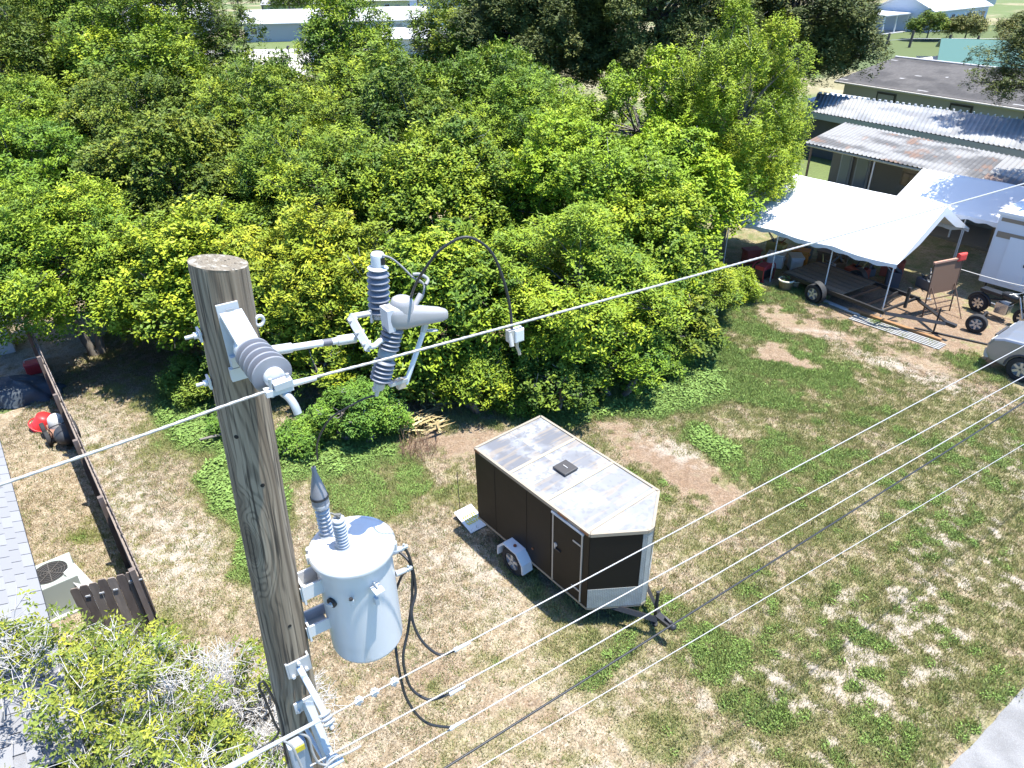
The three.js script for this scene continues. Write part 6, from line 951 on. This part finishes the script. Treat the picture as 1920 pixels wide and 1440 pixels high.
function house(label, x, z, yaw, w, d, eh, rh, wc, rc, o = {}) { // gable ridge along local x
  const r = thing('house', label, 'house', [x, 0, z], yaw), wm = mat(wc, 0.9), rm = mat(rc, 0.7), hw = w / 2, hd = d / 2;
  mesh('wall', [bx(w, eh, d, 0, eh / 2, 0)], wm, r);
  for (const s of [-1, 1]) { mesh('gable', extr([[-hd, eh - 0.01], [hd, eh - 0.01], [0, rh - 0.08]], 0.1).rotateY(PI / 2).translate(s * (hw - 0.11) - 0.05, 0, 0), wm, r); const e = 0.45; const a = V(-hw - e, eh - 0.12, s * (hd + e)), b = V(hw + e, eh - 0.12, s * (hd + e)), c = V(hw + e, rh, s * 0.01), q = V(-hw - e, rh, s * 0.01); mesh('roof', s > 0 ? slab(a, b, c, q, 0.12) : slab(b, a, q, c, 0.12), rm, r); }
  const n = o.windows ?? 3; for (let i = 0; i < n; i++) { const wx = lerp(-hw + 1.4, hw - 1.4, n > 1 ? i / (n - 1) : 0.5); const f = mesh('window', bx(1.2, 1.1, 0.08, wx, eh * 0.56, hd + 0.02), mat([0.6, 0.6, 0.6], 0.6), r); mesh('pane', bx(1.0, 0.9, 0.04, wx, eh * 0.56, hd + 0.06), glassDark, f); }
  mesh('door', bx(0.95, 2.0, 0.08, o.door ?? hw * 0.35, 1.0, hd + 0.025), mat([0.3, 0.28, 0.26], 0.6), r);
  return r;
}
const WR = [0.55, 0.55, 0.54];
house('grey garage with white roof facing the gap in the treetops', -33.5, -125.5, 0.06, 13, 8, 2.7, 4.2, [0.34, 0.34, 0.35], WR, { windows: 2 });
house('long white roofed house right of the grey garage', -18.5, -126.5, 0.04, 12, 8, 2.7, 4.2, [0.5, 0.5, 0.5], WR);
house('pale blue tall house beside the dark utility pole', -11.5, -146, 0.1, 11, 9, 4.6, 6.2, [0.42, 0.5, 0.6], WR, { windows: 4 });
house('white low shed roof seen just over the treetops', -10.5, -99.5, -0.1, 9, 5, 2.3, 3.2, [0.5, 0.52, 0.5], WR);
house('grey lean shed beside the sandy drive', -21.4, -92.5, 0.2, 3.2, 3.2, 2.0, 2.7, [0.36, 0.39, 0.42], [0.4, 0.42, 0.44], { windows: 1 });
house('pale green house far behind the grey garage', -44, -175, 0.0, 14, 9, 3, 4.6, [0.35, 0.42, 0.25], [0.3, 0.3, 0.3]);
house('pale yellow house far behind the white roofs', -26, -182, 0.05, 13, 9, 3, 4.6, [0.5, 0.48, 0.3], [0.42, 0.4, 0.36]);
house('white house with white roof at the upper left corner', -84, -128, 0.3, 16, 10, 2.8, 4.8, [0.55, 0.56, 0.58], WR);
house('white roofed house behind the left treetops', -58, -136, 0.2, 15, 9, 2.8, 4.8, [0.5, 0.5, 0.5], WR);
house('white house with white gable roof at the upper right', 66, -123, 0.62, 17, 9, 2.9, 5.0, [0.5, 0.54, 0.6], WR, { windows: 4 });
house('smaller white roofed house at the upper right corner', 86, -118, 0.62, 14, 8, 2.8, 4.4, [0.5, 0.52, 0.55], WR);
house('distant white house right of the gap in the dark trees', 52, -175, 0.3, 15, 9, 3, 4.6, [0.52, 0.53, 0.55], WR);
house('distant pale house behind the upper right houses', 96, -172, 0.4, 16, 9, 3, 4.6, [0.5, 0.48, 0.44], [0.45, 0.44, 0.43]);
{ const r = thing('carport', 'open white carport in front of the white gable roofed house', 'carport', [55.5, 0, -116.5], 0.62); mesh('roof', bx(7, 0.15, 5, 0, 2.5, 0, 0.03), mat(WR, 0.7), r); for (const x of [-3.2, 0, 3.2]) for (const z of [-2.2, 2.2]) mesh('post', bx(0.16, 2.45, 0.16, x, 1.22, z), steelWhite, r); mesh('slab', bx(7, 0.1, 5, 0, 0.05, 0), mat([0.4, 0.39, 0.37], 0.9), r); }
{ const r = thing('mailbox', 'black mailbox on a post beside the sandy drive', 'mailbox', [-27, 0, -97.6], 0.2); mesh('post', bx(0.12, 1.2, 0.12, 0, 0.6, 0), blackSteel, r); mesh('box', extr([[-0.18, 0], [0.18, 0], [0.18, 0.22], [0.1, 0.36], [-0.1, 0.36], [-0.18, 0.22]], 0.6, 0.01).translate(0, 1.2, -0.3), blackSteel, r); mesh('flag', bx(0.03, 0.25, 0.08, 0.2, 1.55, 0), mat([0.5, 0.05, 0.04], 0.6), r); }
{ const r = thing('far_utility_pole', 'thin dark utility pole beside the pale blue house', 'utility pole', [-14.2, 0, -133]); mesh('shaft', rod(V(0, 0, 0), V(0, 10, 0), 0.2, 0.14, 8), barkDark, r); mesh('crossarm', bx(2.2, 0.14, 0.12, 0, 9.4, 0), barkDark, r); }
{ const r = thing('boat', 'white boat on a blue trailer beside the pale blue house', 'boat', [-16.5, 0, -137.5], 0.4); mesh('hull', extr([[-2.6, 0.9], [2.9, 1.1], [2.2, 0.45], [-2.5, 0.35]], 1.5, 0.15).translate(0, 0.2, -0.75), mat([0.65, 0.66, 0.68], 0.4), r); mesh('deck', bx(4.4, 0.1, 1.5, 0, 1.3, 0), mat([0.5, 0.52, 0.55], 0.6), r); mesh('trailer_frame', bx(4.6, 0.14, 1.3, 0, 0.42, 0), mat([0.04, 0.1, 0.24], 0.6), r); for (const s of [-1, 1]) mesh('wheel', new THREE.CylinderGeometry(0.33, 0.33, 0.2, 14).rotateX(PI / 2).translate(-0.6, 0.33, s * 0.85), tyreMat, r); }
// far bushes and trees
const bushesFar = [[56.4, -104.6, 3.2, 2.6, 'deep', 'round green bush in the meadow before the upper right house'], [60.8, -103.4, 3.0, 2.5, 'olive', 'reddish brown bush right of the round green bush'], [66, -100.5, 3.4, 3.0, 'olive', 'pale olive bush at the end of the meadow'], [58.5, -84.5, 4.6, 3.6, 'olive', 'olive tree behind the teal roof'], [52.6, -74.5, 5.0, 3.4, 'deep', 'green tree right of the teal roof'], [70, -92, 5, 3.8, 'olive', 'dry olive tree at the right edge of the meadow']];
bushesFar.forEach(([x, z, h, r, pal, label], i) => tree('meadow_tree', label, undefined, { x, z, h, r, base: 0.3, pal, seed: 200 + i, puffs: 26, per: 22, sprigs: farSprigs, size: 1.5, pr: [0.6, 1.1], stems: 1 }));
const farRow = [[-40, -150], [-52, -158], [-33, -158], [-5, -162], [4, -150], [12, -170], [24, -160], [34, -176], [44, -150], [-70, -165], [-18, -196], [-60, -200], [8, -205], [-36, -208], [70, -160], [82, -190], [40, -200], [110, -150], [108, -118], [-95, -160]];
farRow.sort((a, b) => a[0] / -a[1] - b[0] / -b[1]);
const NTH = ['first', 'second', 'third', 'fourth', 'fifth', 'sixth', 'seventh', 'eighth', 'ninth', 'tenth', 'eleventh', 'twelfth', 'thirteenth', 'fourteenth', 'fifteenth', 'sixteenth', 'seventeenth', 'eighteenth', 'nineteenth', 'twentieth'];
farRow.forEach(([x, z], i) => { const q = rng(300 + i); tree('distant_tree', `distant tree among the far houses, ${NTH[i]} from the left`, 'distant trees among the far houses', { x, z, h: 7 + 4 * q(), r: 3.6 + 1.8 * q(), base: 1.5, pal: i % 3 ? 'deep' : 'dark', seed: 300 + i, puffs: 22, per: 13, sprigs: farSprigs, size: 2.3, pr: [0.9, 1.6], stems: 1 }); });
{ const q = rng(77), r = thing('bare_tree', 'leafless grey tree between the white roofs', 'tree', [-24.2, 0, -117]), gs = []; (function grow(p, d, l, rr, lev) { const e = p.clone().addScaledVector(d, l); gs.push(rod(p, e, rr, rr * 0.7, 5)); if (lev < 5) for (let i = 0; i < 3; i++) grow(e, d.clone().add(rdir(q).multiplyScalar(0.7)).normalize(), l * 0.72, rr * 0.62, lev + 1); })(V(0, 0, 0), V(0, 1, 0), 2.0, 0.22, 0); mesh('trunk', gs.slice(0, 13), barkPale, r); mesh('branches', gs.slice(13), barkPale, r); }

scene.traverse((o) => { if (o.isMesh) { o.castShadow = true; o.receiveShadow = true; } });
renderer.render(scene, camera);
